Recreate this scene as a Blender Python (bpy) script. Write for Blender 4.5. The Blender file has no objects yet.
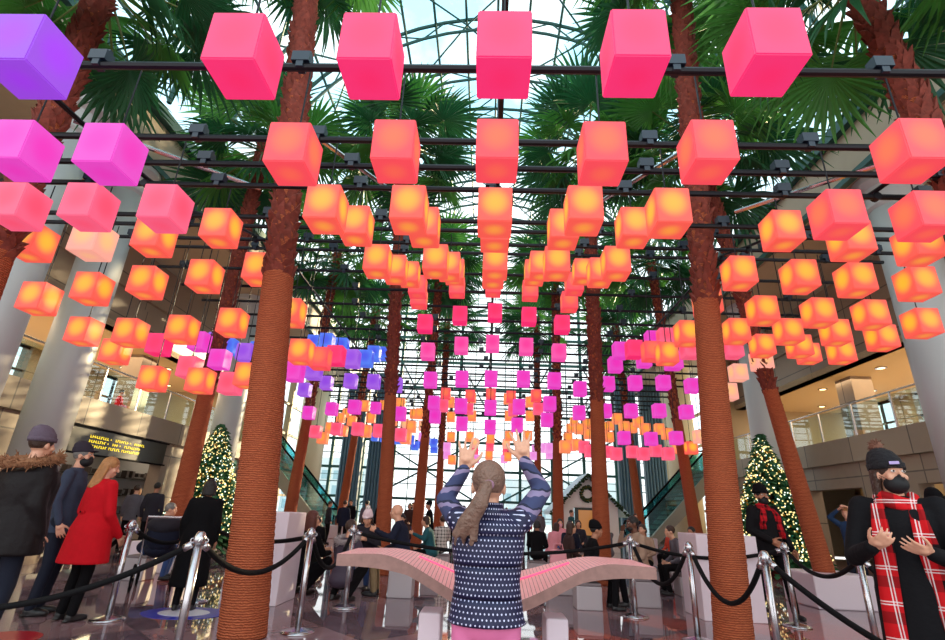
import bpy, bmesh, math, random
from mathutils import Vector, Matrix, Euler, Quaternion
random.seed(7)
SC = bpy.context.scene
COL = SC.collection
R = math.radians
PI = math.pi

# ---------------------------------------------------------------- camera
def make_camera():
    p, psi, rho = R(20.8), R(2.1), R(2.3)
    Fh = Vector((-math.sin(psi), math.cos(psi), 0)); Z = Vector((0, 0, 1))
    R0 = Vector((math.cos(psi), math.sin(psi), 0))
    F = math.cos(p)*Fh + math.sin(p)*Z
    U0 = -math.sin(p)*Fh + math.cos(p)*Z
    r = math.cos(rho)*R0 + math.sin(rho)*U0
    u = math.cos(rho)*U0 - math.sin(rho)*R0
    cam = bpy.data.objects.new('camera', bpy.data.cameras.new('camera'))
    m = Matrix((r, u, -F)).transposed().to_4x4()
    m.translation = Vector((0, 0, 1.22))
    cam.matrix_world = m
    cam.data.sensor_width = 36
    cam.data.lens = 505/945*36
    cam.data.clip_start = .05; cam.data.clip_end = 500
    COL.objects.link(cam); SC.camera = cam
make_camera()

# ---------------------------------------------------------------- materials
def lin(c):
    return tuple(((v/255)/12.92 if v/255 <= .04045 else (((v/255)+.055)/1.055)**2.4) for v in c[:3]) + (1,)
MATS = {}
def mat(name, rgb, rough=.6, metal=0, bump=0, bscale=20, var=0, vscale=4, spec=.5, emit=None, estr=0, coords='Object', sheen=0, coat=0):
    if name in MATS: return MATS[name]
    m = bpy.data.materials.new(name); m.use_nodes = True
    nt = m.node_tree; b = nt.nodes['Principled BSDF']
    b.inputs['Base Color'].default_value = lin(rgb)
    b.inputs['Roughness'].default_value = rough
    b.inputs['Metallic'].default_value = metal
    b.inputs['Specular IOR Level'].default_value = .2 if name.startswith('cloth') or 'jeans' in name else spec
    if coat: b.inputs['Coat Weight'].default_value = coat
    if sheen: b.inputs['Sheen Weight'].default_value = sheen
    tc = nt.nodes.new('ShaderNodeTexCoord')
    if var:
        n = nt.nodes.new('ShaderNodeTexNoise'); n.inputs['Scale'].default_value = vscale; n.inputs['Detail'].default_value = 5
        nt.links.new(tc.outputs[coords], n.inputs['Vector'])
        mx = nt.nodes.new('ShaderNodeMix'); mx.data_type = 'RGBA'
        c = lin(rgb)
        mx.inputs[6].default_value = tuple(max(0, v*(1-var)) for v in c[:3])+(1,)
        mx.inputs[7].default_value = tuple(min(1, v*(1+var)) for v in c[:3])+(1,)
        nt.links.new(n.outputs['Fac'], mx.inputs[0]); nt.links.new(mx.outputs[2], b.inputs['Base Color'])
    if bump:
        n2 = nt.nodes.new('ShaderNodeTexNoise'); n2.inputs['Scale'].default_value = bscale; n2.inputs['Detail'].default_value = 4
        nt.links.new(tc.outputs[coords], n2.inputs['Vector'])
        bp = nt.nodes.new('ShaderNodeBump'); bp.inputs['Strength'].default_value = bump; bp.inputs['Distance'].default_value = .02
        nt.links.new(n2.outputs['Fac'], bp.inputs['Height']); nt.links.new(bp.outputs['Normal'], b.inputs['Normal'])
    if emit:
        b.inputs['Emission Color'].default_value = lin(emit); b.inputs['Emission Strength'].default_value = estr
    MATS[name] = m
    return m

def glass_mat(name, tint, refl=.12):
    if name in MATS: return MATS[name]
    m = bpy.data.materials.new(name); m.use_nodes = True; nt = m.node_tree
    nt.nodes.remove(nt.nodes['Principled BSDF'])
    o = nt.nodes['Material Output']
    t = nt.nodes.new('ShaderNodeBsdfTransparent'); t.inputs[0].default_value = lin(tint)
    g = nt.nodes.new('ShaderNodeBsdfGlossy'); g.inputs['Roughness'].default_value = .02; g.inputs[0].default_value = (.9, .95, 1, 1)
    mx = nt.nodes.new('ShaderNodeMixShader'); mx.inputs[0].default_value = refl
    nt.links.new(t.outputs[0], mx.inputs[1]); nt.links.new(g.outputs[0], mx.inputs[2]); nt.links.new(mx.outputs[0], o.inputs[0])
    MATS[name] = m
    return m

def pattern_mat(name, build, rough=.6, spec=.5):
    m = bpy.data.materials.new(name); m.use_nodes = True; nt = m.node_tree
    b = nt.nodes['Principled BSDF']; b.inputs['Roughness'].default_value = rough; b.inputs['Specular IOR Level'].default_value = spec
    tc = nt.nodes.new('ShaderNodeTexCoord')
    build(nt, tc, b); MATS[name] = m
    return m
def N(nt, typ, **kw):
    n = nt.nodes.new(typ)
    for k, v in kw.items(): setattr(n, k, v)
    return n
def mathn(nt, op, a, b=None, clamp=False):
    n = nt.nodes.new('ShaderNodeMath'); n.operation = op; n.use_clamp = clamp
    for i, v in enumerate((a, b)):
        if v is None: continue
        if isinstance(v, (int, float)): n.inputs[i].default_value = v
        else: nt.links.new(v, n.inputs[i])
    return n.outputs[0]
def mixc(nt, f, a, b):
    n = nt.nodes.new('ShaderNodeMix'); n.data_type = 'RGBA'
    if isinstance(f, (int, float)): n.inputs[0].default_value = f
    else: nt.links.new(f, n.inputs[0])
    for i, v in ((6, a), (7, b)):
        if isinstance(v, tuple): n.inputs[i].default_value = v
        else: nt.links.new(v, n.inputs[i])
    return n.outputs[2]

# ---------------------------------------------------------------- mesh helpers
def box(bm, c, s, rz=0, taper=1):
    m = Matrix.Translation(Vector(c)) @ Matrix.Rotation(rz, 4, 'Z')
    vs = []
    for z in (-.5, .5):
        k = taper if z > 0 else 1
        for x, y in ((-.5, -.5), (.5, -.5), (.5, .5), (-.5, .5)):
            vs.append(bm.verts.new(m @ Vector((x*s[0]*k, y*s[1]*k, z*s[2]))))
    for f in ((3, 2, 1, 0), (4, 5, 6, 7), (0, 1, 5, 4), (1, 2, 6, 5), (2, 3, 7, 6), (3, 0, 4, 7)):
        bm.faces.new([vs[i] for i in f])
def frame_for(d):
    d = d.normalized(); a = Vector((0, 0, 1)) if abs(d.z) < .95 else Vector((1, 0, 0))
    x = d.cross(a).normalized(); return x, d.cross(x).normalized()
def tube(bm, a, b, ra, rb=None, n=8, caps=True):
    a = Vector(a); b = Vector(b); rb = ra if rb is None else rb
    x, y = frame_for(b-a)
    r1 = [bm.verts.new(a+ra*(math.cos(t)*x+math.sin(t)*y)) for t in [2*PI*i/n for i in range(n)]]
    r2 = [bm.verts.new(b+rb*(math.cos(t)*x+math.sin(t)*y)) for t in [2*PI*i/n for i in range(n)]]
    for i in range(n): bm.faces.new((r1[i], r1[(i+1) % n], r2[(i+1) % n], r2[i]))
    if caps: bm.faces.new(r1[::-1]); bm.faces.new(r2)
def path_tube(bm, pts, rad, n=8):
    pts = [Vector(p) for p in pts]; rings = []
    for i, p in enumerate(pts):
        d = pts[min(i+1, len(pts)-1)]-pts[max(i-1, 0)]
        x, y = frame_for(d); r = rad[i] if isinstance(rad, (list, tuple)) else rad
        if rings and x.dot(px) < 0: x, y = -x, -y
        px = x
        rings.append([bm.verts.new(p+r*(math.cos(2*PI*k/n)*x+math.sin(2*PI*k/n)*y)) for k in range(n)])
    for a, b in zip(rings, rings[1:]):
        for k in range(n): bm.faces.new((a[k], a[(k+1) % n], b[(k+1) % n], b[k]))
    bm.faces.new(rings[0][::-1]); bm.faces.new(rings[-1])
def lathe(bm, prof, c=(0, 0, 0), n=24):
    c = Vector(c); rings = []
    for r, z in prof:
        rings.append([bm.verts.new(c+Vector((r*math.cos(2*PI*k/n), r*math.sin(2*PI*k/n), z))) for k in range(n)])
    for a, b in zip(rings, rings[1:]):
        for k in range(n): bm.faces.new((a[k], a[(k+1) % n], b[(k+1) % n], b[k]))
    bm.faces.new(rings[0][::-1]); bm.faces.new(rings[-1])
def ell(bm, c, r, rot=None, u=14, v=9):
    m = Matrix.Translation(Vector(c)) @ (rot.to_matrix().to_4x4() if rot else Matrix.Identity(4)) @ Matrix.Diagonal(Vector((r[0], r[1], r[2], 1)))
    top = bm.verts.new(m @ Vector((0, 0, 1))); bot = bm.verts.new(m @ Vector((0, 0, -1))); prev = None
    for i in range(1, v):
        th = PI*i/v; cz, sr = math.cos(th), math.sin(th)
        ring = [bm.verts.new(m @ Vector((sr*math.cos(2*PI*q/u), sr*math.sin(2*PI*q/u), cz))) for q in range(u)]
        for q in range(u):
            if prev: bm.faces.new((prev[q], ring[q], ring[(q+1) % u], prev[(q+1) % u]))
            else: bm.faces.new((top, ring[q], ring[(q+1) % u]))
        prev = ring
    for q in range(u): bm.faces.new((prev[q], bot, prev[(q+1) % u]))
def capsule(bm, a, b, ra, rb=None, n=10):
    rb = ra if rb is None else rb
    a = Vector(a); b = Vector(b)
    ell(bm, a, (ra,)*3, u=n, v=6); ell(bm, b, (rb,)*3, u=n, v=6)
    if (b-a).length > 1e-4: tube(bm, a, b, ra, rb, n)
def prism(bm, poly, y0, y1):
    """poly in XZ extruded along Y"""
    a = [bm.verts.new((x, y0, z)) for x, z in poly]; b = [bm.verts.new((x, y1, z)) for x, z in poly]
    bm.faces.new(a); bm.faces.new(b[::-1]); k = len(poly)
    for i in range(k): bm.faces.new((a[(i+1) % k], a[i], b[i], b[(i+1) % k]))
def obj(name, bm, m, parent=None, loc=None, smooth=False, bevel=0):
    bmesh.ops.recalc_face_normals(bm, faces=bm.faces[:])
    me = bpy.data.meshes.new(name); bm.to_mesh(me); bm.free()
    for mm in (m if isinstance(m, (list, tuple)) else [m]): me.materials.append(mm)
    if smooth: me.polygons.foreach_set('use_smooth', [True]*len(me.polygons))
    o = bpy.data.objects.new(name, me); COL.objects.link(o)
    if parent: o.parent = parent
    if loc is not None: o.location = loc
    if bevel:
        b = o.modifiers.new('bevel', 'BEVEL'); b.width = bevel; b.segments = 2; b.limit_method = 'ANGLE'
    return o
def B(): return bmesh.new()
def thing(name, label, cat, loc=(0, 0, 0), rz=0, group=None):
    o = bpy.data.objects.new(name, None); COL.objects.link(o); o.empty_display_size = .1
    o.location = loc; o.rotation_euler = (0, 0, rz); return tag(o, label, cat, group)
def tag(o, label, cat, group=None):
    o['label'] = label; o['category'] = cat
    if group: o['group'] = group
    return o
def struct(name, bm, m, **k):
    o = obj(name, bm, m, **k); o['kind'] = 'structure'; return o
def dup(o, parent=None, **k):
    c = o.copy(); COL.objects.link(c)
    if parent: c.parent = parent
    for a, v in k.items(): setattr(c, a, v)
    return c
def ordn(n):
    return ['zeroth', 'first', 'second', 'third', 'fourth', 'fifth', 'sixth', 'seventh', 'eighth', 'ninth', 'tenth', 'eleventh', 'twelfth', 'thirteenth', 'fourteenth', 'fifteenth', 'sixteenth', 'seventeenth', 'eighteenth', 'nineteenth', 'twentieth', 'twenty-first', 'twenty-second', 'twenty-third', 'twenty-fourth', 'twenty-fifth', 'twenty-sixth', 'twenty-seventh', 'twenty-eighth', 'twenty-ninth'][n]

STEEL = mat('brushed_steel', (190, 188, 192), .22, 1)
DKSTEEL = mat('black_pipe', (30, 30, 36), .4, .6)
GREEN = mat('green_painted_steel', (24, 78, 74), .45, .2)
BLACK = mat('black_cloth', (14, 13, 16), .9, var=.2, spec=.15)
STONE = mat('tan_stone', (150, 132, 112), .5, var=.22, vscale=2.2, bump=.05)
PANEL = mat('grey_panel', (128, 118, 110), .6, var=.12, vscale=1.5)
CREAM_SUNLIT = mat('sunlit_cream_column', (232, 216, 180), .5, var=.04)  # sunlight on the far columns is put into this cream base colour
COLUMN = mat('painted_column', (190, 192, 192), .4, var=.04, vscale=.6)
DARKREC = mat('dark_recess', (44, 38, 34), .6, var=.1)
GLASS = glass_mat('roof_glass', (243, 250, 252), .06)
RAILG = glass_mat('rail_glass', (232, 245, 244), .09)
WHITEP = mat('white_plinth_paint', (222, 205, 214), .4)
WARM = mat('warm_ceiling', (205, 180, 140), .7)
DOWNL = mat('downlight_lens', (255, 220, 160), .5, emit=(255, 214, 150), estr=5)

# ---------------------------------------------------------------- world & lights
def world():
    w = bpy.data.worlds.new('sky'); SC.world = w; w.use_nodes = True; nt = w.node_tree
    bg = nt.nodes['Background']; tc = N(nt, 'ShaderNodeTexCoord')
    n = N(nt, 'ShaderNodeTexNoise'); n.inputs['Scale'].default_value = 5; n.inputs['Detail'].default_value = 7
    nt.links.new(tc.outputs['Generated'], n.inputs['Vector'])
    cr = N(nt, 'ShaderNodeValToRGB'); cr.color_ramp.elements[0].position = .42; cr.color_ramp.elements[1].position = .57
    cr.color_ramp.elements[0].color = (.42, .76, .90, 1); cr.color_ramp.elements[1].color = (.90, 1.0, 1.0, 1)
    nt.links.new(n.outputs['Fac'], cr.inputs[0])
    sx = N(nt, 'ShaderNodeSeparateXYZ'); nt.links.new(tc.outputs['Generated'], sx.inputs[0])
    low = mathn(nt, 'MULTIPLY', mathn(nt, 'SUBTRACT', sx.outputs[2], .3), 2.6, True)
    c = mixc(nt, low, (1, 1, 1, 1), cr.outputs[0])
    nt.links.new(c, bg.inputs[0]); bg.inputs[1].default_value = 1.9
world()
def light(name, typ, loc, rot, energy, color, size=1, sy=None):
    l = bpy.data.lights.new(name, typ); l.energy = energy; l.color = color
    if typ == 'AREA':
        l.size = size
        if sy: l.shape = 'RECTANGLE'; l.size_y = sy
    if typ == 'SUN': l.angle = R(1)
    if typ == 'SPOT': l.spot_size = R(size); l.spot_blend = .6
    o = bpy.data.objects.new(name, l); COL.objects.link(o); o.location = loc; o.rotation_euler = rot
    return o
# low winter sun coming through the glass from the far right
sun = light('sun', 'SUN', (0, 0, 30), (0, 0, 0), 9, (1, .74, .42))
sun.rotation_euler = Vector((.50, .85, .26)).to_track_quat('Z', 'Y').to_euler()

# ---------------------------------------------------------------- setting
XW = 11.6; YE = 33.; XF = 8.6; ZF0 = 8.9; ZF1 = 10.2
def floor_nodes(nt, tc, b):
    mp = N(nt, 'ShaderNodeMapping'); mp.inputs['Rotation'].default_value = (0, 0, R(45)); mp.inputs['Scale'].default_value = (.62, .62, .62)
    nt.links.new(tc.outputs['Object'], mp.inputs[0])
    ch = N(nt, 'ShaderNodeTexChecker'); ch.inputs['Scale'].default_value = 1
    ch.inputs['Color1'].default_value = lin((132, 100, 104)); ch.inputs['Color2'].default_value = lin((74, 56, 70))
    nt.links.new(mp.outputs[0], ch.inputs['Vector'])
    br = N(nt, 'ShaderNodeTexBrick'); br.offset = 0; br.inputs['Scale'].default_value = 1; br.inputs['Brick Width'].default_value = .5; br.inputs['Row Height'].default_value = .5
    br.inputs['Mortar Size'].default_value = .012; br.inputs['Color1'].default_value = (0, 0, 0, 1); br.inputs['Color2'].default_value = (1, 1, 1, 1); br.inputs['Mortar'].default_value = (.5, .5, .5, 1)
    nt.links.new(mp.outputs[0], br.inputs['Vector'])
    red = mathn(nt, 'GREATER_THAN', br.outputs['Color'], .86)
    c = mixc(nt, red, ch.outputs['Color'], lin((160, 62, 44)))
    c = mixc(nt, br.outputs['Fac'], c, lin((42, 30, 34)))
    no = N(nt, 'ShaderNodeTexNoise'); no.inputs['Scale'].default_value = 3; no.inputs['Detail'].default_value = 9; no.inputs['Distortion'].default_value = 1.5
    nt.links.new(tc.outputs['Object'], no.inputs['Vector'])
    f = mathn(nt, 'MULTIPLY', no.outputs['Fac'], .38)
    c = mixc(nt, f, c, lin((196, 164, 168)))
    nt.links.new(c, b.inputs['Base Color'])
    rr = mathn(nt, 'MULTIPLY_ADD', no.outputs['Fac'], .05); nt.nodes[-1].inputs[2].default_value = .005
    nt.links.new(rr, b.inputs['Roughness'])
FLOOR = pattern_mat('polished_marble', floor_nodes, .08, .9)
bm = B(); box(bm, (0, 16, -.1), (40, 46, .2)); struct('floor', bm, FLOOR)

def wall_panels(nt, tc, b):
    br = N(nt, 'ShaderNodeTexBrick'); br.offset = 0; br.inputs['Scale'].default_value = 1; br.inputs['Brick Width'].default_value = 2.2; br.inputs['Row Height'].default_value = 1.3
    br.inputs['Mortar Size'].default_value = .02
    br.inputs['Color1'].default_value = lin((160, 140, 118)); br.inputs['Color2'].default_value = lin((136, 118, 102)); br.inputs['Mortar'].default_value = lin((52, 44, 40))
    sx = N(nt, 'ShaderNodeSeparateXYZ'); cx = N(nt, 'ShaderNodeCombineXYZ'); nt.links.new(tc.outputs['Object'], sx.inputs[0])
    nt.links.new(sx.outputs[1], cx.inputs[0]); nt.links.new(sx.outputs[2], cx.inputs[1]); nt.links.new(cx.outputs[0], br.inputs['Vector'])
    no = N(nt, 'ShaderNodeTexNoise'); no.inputs['Scale'].default_value = 4; no.inputs['Detail'].default_value = 8
    nt.links.new(tc.outputs['Object'], no.inputs['Vector'])
    f = mathn(nt, 'MULTIPLY', no.outputs['Fac'], .45)
    nt.links.new(mixc(nt, f, br.outputs['Color'], lin((170, 148, 122))), b.inputs['Base Color'])
WALLP = pattern_mat('stone_panels', wall_panels, .45)

def side(s, nm):
    Y0, Y1 = 1, 23.5
    L = Y1-Y0; ym = (Y0+Y1)/2
    # ground-floor stone wall with shop openings
    bm = B()
    opens = [(12.6, 17.2), (19, 22)] if s < 0 else [(10.5, 13.5), (15.5, 18)]
    y = Y0
    for a, b_ in opens:
        box(bm, (s*11.0, (y+a)/2, 1.5), (.4, a-y, 3.0)); box(bm, (s*11.0, (a+b_)/2, 2.65), (.4, b_-a, .7)); y = b_
    box(bm, (s*11.0, (y+Y1)/2, 1.5), (.4, Y1-y, 3.0))
    # parapet stone above
    box(bm, (s*10.9, ym, 3.35), (.5, L, .7))
    # upper wall above the gallery, with a continuous dark reveal left between its two bands
    box(bm, (s*XW, ym, 6.55), (.4, L, 1.0)); box(bm, (s*(XW+.12), ym, 7.25), (.4, L, .4)); box(bm, (s*XW, ym, 8.1), (.4, L, 1.4))
    # rear wall of the gallery: piers and spandrels between the tall windows
    ys = Y0
    while ys < Y1:
        box(bm, (s*16.2, ys+.5, 4.8), (.4, 1.0, 2.6)); ys += 2.6
    box(bm, (s*16.2, ym, 1.75), (.4, L, 3.5))
    box(bm, (s*16.2, ym, 6.4), (.4, L, .7))
    for yy in (5.5, 11.5, 17.5): box(bm, (s*12.7, yy, 4.8), (.7, .8, 2.6))
    struct('wall_'+nm, bm, WALLP)
    bm = B(); box(bm, (s*13.6, ym, 3.3), (5.4, L, .3)); struct('trim_%d' % (1 if s < 0 else 2), bm, WARM)
    bm = B(); box(bm, (s*13.9, ym, 6.15), (5.0, L, .2)); struct('ceiling_gallery_'+nm, bm, WARM)
    # soffit and fascia carrying the vault
    L0, ym0 = L, ym; L = YE-1; ym = (YE+1)/2
    bm = B(); box(bm, (s*10.2, ym, ZF0+.1), (3.2, L, .25)); box(bm, (s*XF, ym, (ZF0+ZF1)/2), (.35, L, ZF1-ZF0))
    struct('trim_%d' % (3 if s < 0 else 4), bm, mat('beige_fascia', (176, 160, 138), .6, var=.08))
    bm = B(); box(bm, (s*(XF-.2), ym, ZF1+.05), (.3, L, .3)); box(bm, (s*(XF-.2), ym, ZF0), (.16, L, .14))
    struct('trim_%d' % (5 if s < 0 else 6), bm, GREEN)
    # glazed side bays beyond the galleries
    L, ym = L0, ym0
    bm = B()
    for yy in (23.6, 25.9, 28.3, 30.7, 32.9): box(bm, (s*11.2, yy, 4.5), (.3, .22, 8.9))
    for zz in (.1, 1.7, 3.3, 4.9, 6.5, 8.1): box(bm, (s*11.2, 28.3, zz), (.14, 9.4, .12))
    box(bm, (s*13.2, 23.6, 4.5), (6, .3, 8.9))
    g = B(); box(g, (s*11.25, 28.3, 4.5), (.02, 9.3, 8.8))
    struct('trim_%d' % (7 if s < 0 else 8), bm, mat('beige_window_frame', (170, 150, 118), .5)); struct('window_%d' % (4 if s < 0 else 5), g, GLASS)
    # window panes of the gallery
    bm = B(); ys = Y0
    fr = B()
    while ys < Y1-2.6:
        box(bm, (s*16.2, ys+1.8, 4.8), (.02, 1.6, 2.6))
        for zz in (3.55, 4.4, 5.2, 6.0): box(fr, (s*16.15, ys+1.8, zz), (.08, 1.6, .07))
        box(fr, (s*16.15, ys+1.8, 4.8), (.08, .07, 2.5))
        ys += 2.6
    w = struct('window_%d' % (1 if s < 0 else 2), bm, GLASS); obj('window_frame', fr, DARKREC, w)
    # downlights
    k = 0
    for yy in range(4, 23, 3):
        for xx in (12.6, 14.4):
            bm = B(); lathe(bm, [(.12, 0), (.16, 0), (.16, -.03), (.1, -.03)], (0, 0, 0), 16)
            d = thing('ceiling_downlight', 'round recessed downlight in the %s gallery ceiling, %s from the front in its %s line' % (nm, ordn(k//2+1), 'inner' if xx < 13 else 'outer'), 'ceiling light', (s*xx, yy, 6.05), group='%s gallery downlights' % nm)
            obj('trim_ring', bm, STEEL, d)
            bm = B(); lathe(bm, [(.1, 0), (.1, -.02)], (0, 0, -.012), 16); obj('lens', bm, DOWNL, d)
            k += 1
    l = light('gallery_fill_'+nm, 'AREA', (s*13.6, 12, 5.95), (0, 0, 0), 700, (1, .78, .5), 3, 20)  # warm area fill added under the ceiling besides the downlights, no visible fitting
side(-1, 'left'); side(1, 'right')

# columns
def column(loc, r, label, col=COLUMN):
    t = thing('column', label, 'column', loc)
    bm = B(); lathe(bm, [(r, 0.18), (r, ZF0-.45-.35)], n=48); obj('shaft', bm, col, t, smooth=False)
    for p in t.children:
        p.data.polygons.foreach_set('use_smooth', [len(f.vertices) == 4 for f in p.data.polygons])
    bm = B(); lathe(bm, [(r+.12, 0), (r+.12, .15), (r+.02, .2)], n=40); obj('base', bm, STONE, t)
    bm = B(); lathe(bm, [(r, ZF0-.82), (r+.06, ZF0-.75), (r+.06, ZF0-.3), (r+.2, ZF0-.18), (r+.2, ZF0-.03)], n=40); obj('capital', bm, col, t)
column((-9.0, 10.2, 0), .45, 'thick pale round column on the left, behind the standing visitors')
column((-8.8, 8.2, 0), .45, 'thick grey round column cut by the left edge of the view')
column((-9.6, 18.6, 0), .50, 'pale round column behind the left decorated christmas tree')
column((-9.6, 28, 0), .72, 'sunlit cream round column at the far left beside the dark ribbed pillars', CREAM_SUNLIT)
column((9.3, 10.2, 0), .52, 'thick pale round column on the right beside the beanie wearer')
column((9.7, 18.0, 0), .50, 'pale round column behind the right decorated christmas tree')
column((9.9, 26.5, 0), .72, 'sunlit cream round column at the far right beside the dark ribbed pillars', CREAM_SUNLIT)

# glass balustrades
def balustrade(s, label):
    t = thing('glass_balustrade', label, 'balustrade', (s*10.75, 1.2, 3.7))
    bm = B(); y = 0; g = B(); i = 0
    tube(bm, (0, 0, .95), (0, 22.2, .95), .03, n=8); obj('handrail', bm, STEEL, t)
    while y < 20.8:
        box(g, (0, y+.76, .45), (.02, 1.44, .86)); y += 1.55
    obj('glass_pane', g, RAILG, t)
    for i in range(15):
        b = B(); box(b, (0, i*1.55, .47), (.035, .05, .94)); obj('post', b, STEEL, t)
balustrade(-1, 'glass balustrade with steel handrail along the left upper gallery')
balustrade(1, 'glass balustrade with steel handrail along the right upper gallery')

# vault trusses
def arch(y, i):
    bm = B(); n = 26; ro, ri = 8.55, 8.0
    P = lambda r, a: Vector((r*math.cos(a), y, ZF1+.1+1.04*r*math.sin(a)))
    an = [PI*k/n for k in range(n+1)]
    for k in range(n):
        tube(bm, P(ro, an[k]), P(ro, an[k+1]), .07, n=6, caps=False); tube(bm, P(ri, an[k]), P(ri, an[k+1]), .06, n=6, caps=False)
        a, b = (ro, ri) if k % 2 else (ri, ro)
        tube(bm, P(a, an[k]), P(b, an[k+1]), .03, n=5, caps=False)
    struct('trim_%d' % (10+i), bm, GREEN)
ya = [33-2.35*i for i in range(14)]
for i, y in enumerate(ya): arch(y, i)
bm = B()
for k in range(1, 22):
    a = PI*k/22; c, s_ = math.cos(a), math.sin(a)
    tube(bm, (8.5*c, 1, ZF1+.1+8.84*s_), (8.5*c, 33, ZF1+.1+8.84*s_), .05, n=6)
for j in range(13):
    for k in range(0, 22, 2):
        a, b_ = PI*k/22, PI*(k+2)/22; y0, y1 = ya[j], ya[j+1]
        if (k//2+j) % 2: y0, y1 = y1, y0
        tube(bm, (8.3*math.cos(a), y0, ZF1+.1+8.6*math.sin(a)), (8.3*math.cos(b_), y1, ZF1+.1+8.6*math.sin(b_)), .035, n=5, caps=False)
struct('trim_30', bm, GREEN)
bm = B(); n = 40; prev = None
for k in range(n+1):
    a = PI*k/n; v = [bm.verts.new((8.62*math.cos(a), yy, ZF1+.15+8.95*math.sin(a))) for yy in (1, 33)]
    if prev: bm.faces.new((prev[0], prev[1], v[1], v[0]))
    prev = v
struct('ceiling', bm, GLASS)

# end wall: steel grid and glass
def zt(x): return ZF1+.1+8.84*math.sqrt(max(0, 1-(x/8.5)**2)) if abs(x) < 8.5 else ZF1
bm = B(); th = B()
for i in range(-5, 6):
    x = i*2.0+.15
    box(bm, (x, YE, zt(x)/2), (.17, .22, zt(x)))
for i in range(-10, 11):
    x = i*1.0+.15
    if i % 2: box(th, (x, YE, zt(x)/2), (.05, .08, zt(x)))
for k in range(1, 11):
    z = k*1.75+.1; hw = 10.8 if z < ZF1 else 8.4*math.sqrt(max(0.02, 1-((z-ZF1)/8.84)**2))
    box(bm, (0, YE-.02, z), (2*hw, .2, .15)); 
    if z-.87 > 0: box(th, (0, YE, z-.87), (2*hw, .08, .05)); box(th, (0, YE, z-.45), (2*hw, .06, .03))
for x0 in (-3.85, 4.15):
    for z0 in (3.6,):
        for dx, dz in ((2, 1.75), (-2, 1.75), (2, -1.75), (-2, -1.75)): tube(bm, (x0, YE-.2, z0), (x0+dx*1.9, YE-.2, z0+dz*1.2), .06, n=6)
for x0 in (-5.85, 2.15, 6.15, -1.85):
    tube(bm, (x0, YE-.2, 7.1), (x0+2, YE-.2, 10.6), .05, n=6); tube(bm, (x0+2, YE-.2, 7.1), (x0, YE-.2, 10.6), .05, n=6)
w = struct('wall_back', bm, GREEN); obj('thin_mullion', th, GREEN, w)
bm = B(); pts = [(-11, 0), (11, 0), (11, ZF1)] + [(8.5*math.cos(PI*k/30), ZF1+.1+8.84*math.sin(PI*k/30)) for k in range(31)] + [(-11, ZF1)]
bm.faces.new([bm.verts.new((x, YE+.05, z)) for x, z in pts]); struct('window_3', bm, GLASS)
# plaza beyond the glass
bm = B(); box(bm, (0, 75, -.15), (160, 72, .2)); o = struct('ground_plaza', bm, mat('pale_plaza', (196, 200, 198), .7, var=.1))
for x, y, w_, h, lab in ((-26, 92, 16, 9, 'pale low building outside beyond the glass wall, on the left'), (14, 98, 22, 7, 'pale low building outside beyond the glass wall, on the right')):
    t = thing('building', lab, 'building', (x, y, 0))
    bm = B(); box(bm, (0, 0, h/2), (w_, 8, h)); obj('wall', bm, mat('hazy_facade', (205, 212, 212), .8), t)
    bm = B()
    for i in range(int(w_/2)):
        for j in range(int(h/2.4)): box(bm, (-w_/2+1+i*2, -4.02, 1.4+j*2.4), (1.1, .06, 1.4))
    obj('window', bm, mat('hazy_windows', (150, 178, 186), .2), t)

# dark ribbed pillars at the far end
def ribbed(x, y, lab):
    t = thing('ribbed_pillar', lab, 'pillar', (x, y, 0))
    bm = B()
    for k in range(7): tube(bm, (-.54+k*.18, -.12, .15), (-.54+k*.18, -.12, 9.2), .085, n=10)
    box(bm, (0, .1, 4.7), (1.2, .4, 9.1)); obj('shaft', bm, mat('slate_ribs', (62, 92, 110), .5, 0), t)
    bm = B(); box(bm, (0, 0, .09), (1.4, .7, .18)); obj('base', bm, DARKREC, t)
for a in ((-8.15, 31.3, 'dark slate ribbed pillar at the far end, left of the gap with a palm'), (-6.5, 31.3, 'dark slate ribbed pillar at the far left end, nearest the glass wall centre'),
          (8.3, 30.6, 'dark slate ribbed pillar at the far right end, nearest the glass wall centre'), (9.9, 30.9, 'dark slate ribbed pillar at the far right end beside the round column')): ribbed(*a)
# ---------------------------------------------------------------- hanging lanterns
CC = {'V': ((165, 20, 245), (150, 60, 225)), 'M': ((240, 14, 184), (232, 62, 196)), 'K': ((255, 4, 92), (250, 36, 112)), 'H': ((250, 30, 150), (245, 80, 170)),
      'C': ((255, 120, 62), (252, 70, 84)), 'R': ((255, 62, 100), (250, 90, 128)), 'O': ((255, 200, 24), (252, 88, 74)), 'L': ((255, 196, 120), (250, 168, 150)),
      'P': ((140, 50, 225), (160, 90, 225)), 'B': ((52, 66, 232), (70, 120, 240)), 'A': ((255, 170, 50), (252, 132, 84)), 'Q': ((240, 130, 225), (244, 160, 232))}
CN = {'V': 'violet', 'M': 'magenta', 'K': 'hot pink', 'H': 'deep pink', 'C': 'coral', 'R': 'rose pink', 'O': 'orange', 'L': 'pale peach', 'P': 'purple', 'B': 'blue', 'A': 'amber', 'Q': 'pale lilac'}
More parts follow.
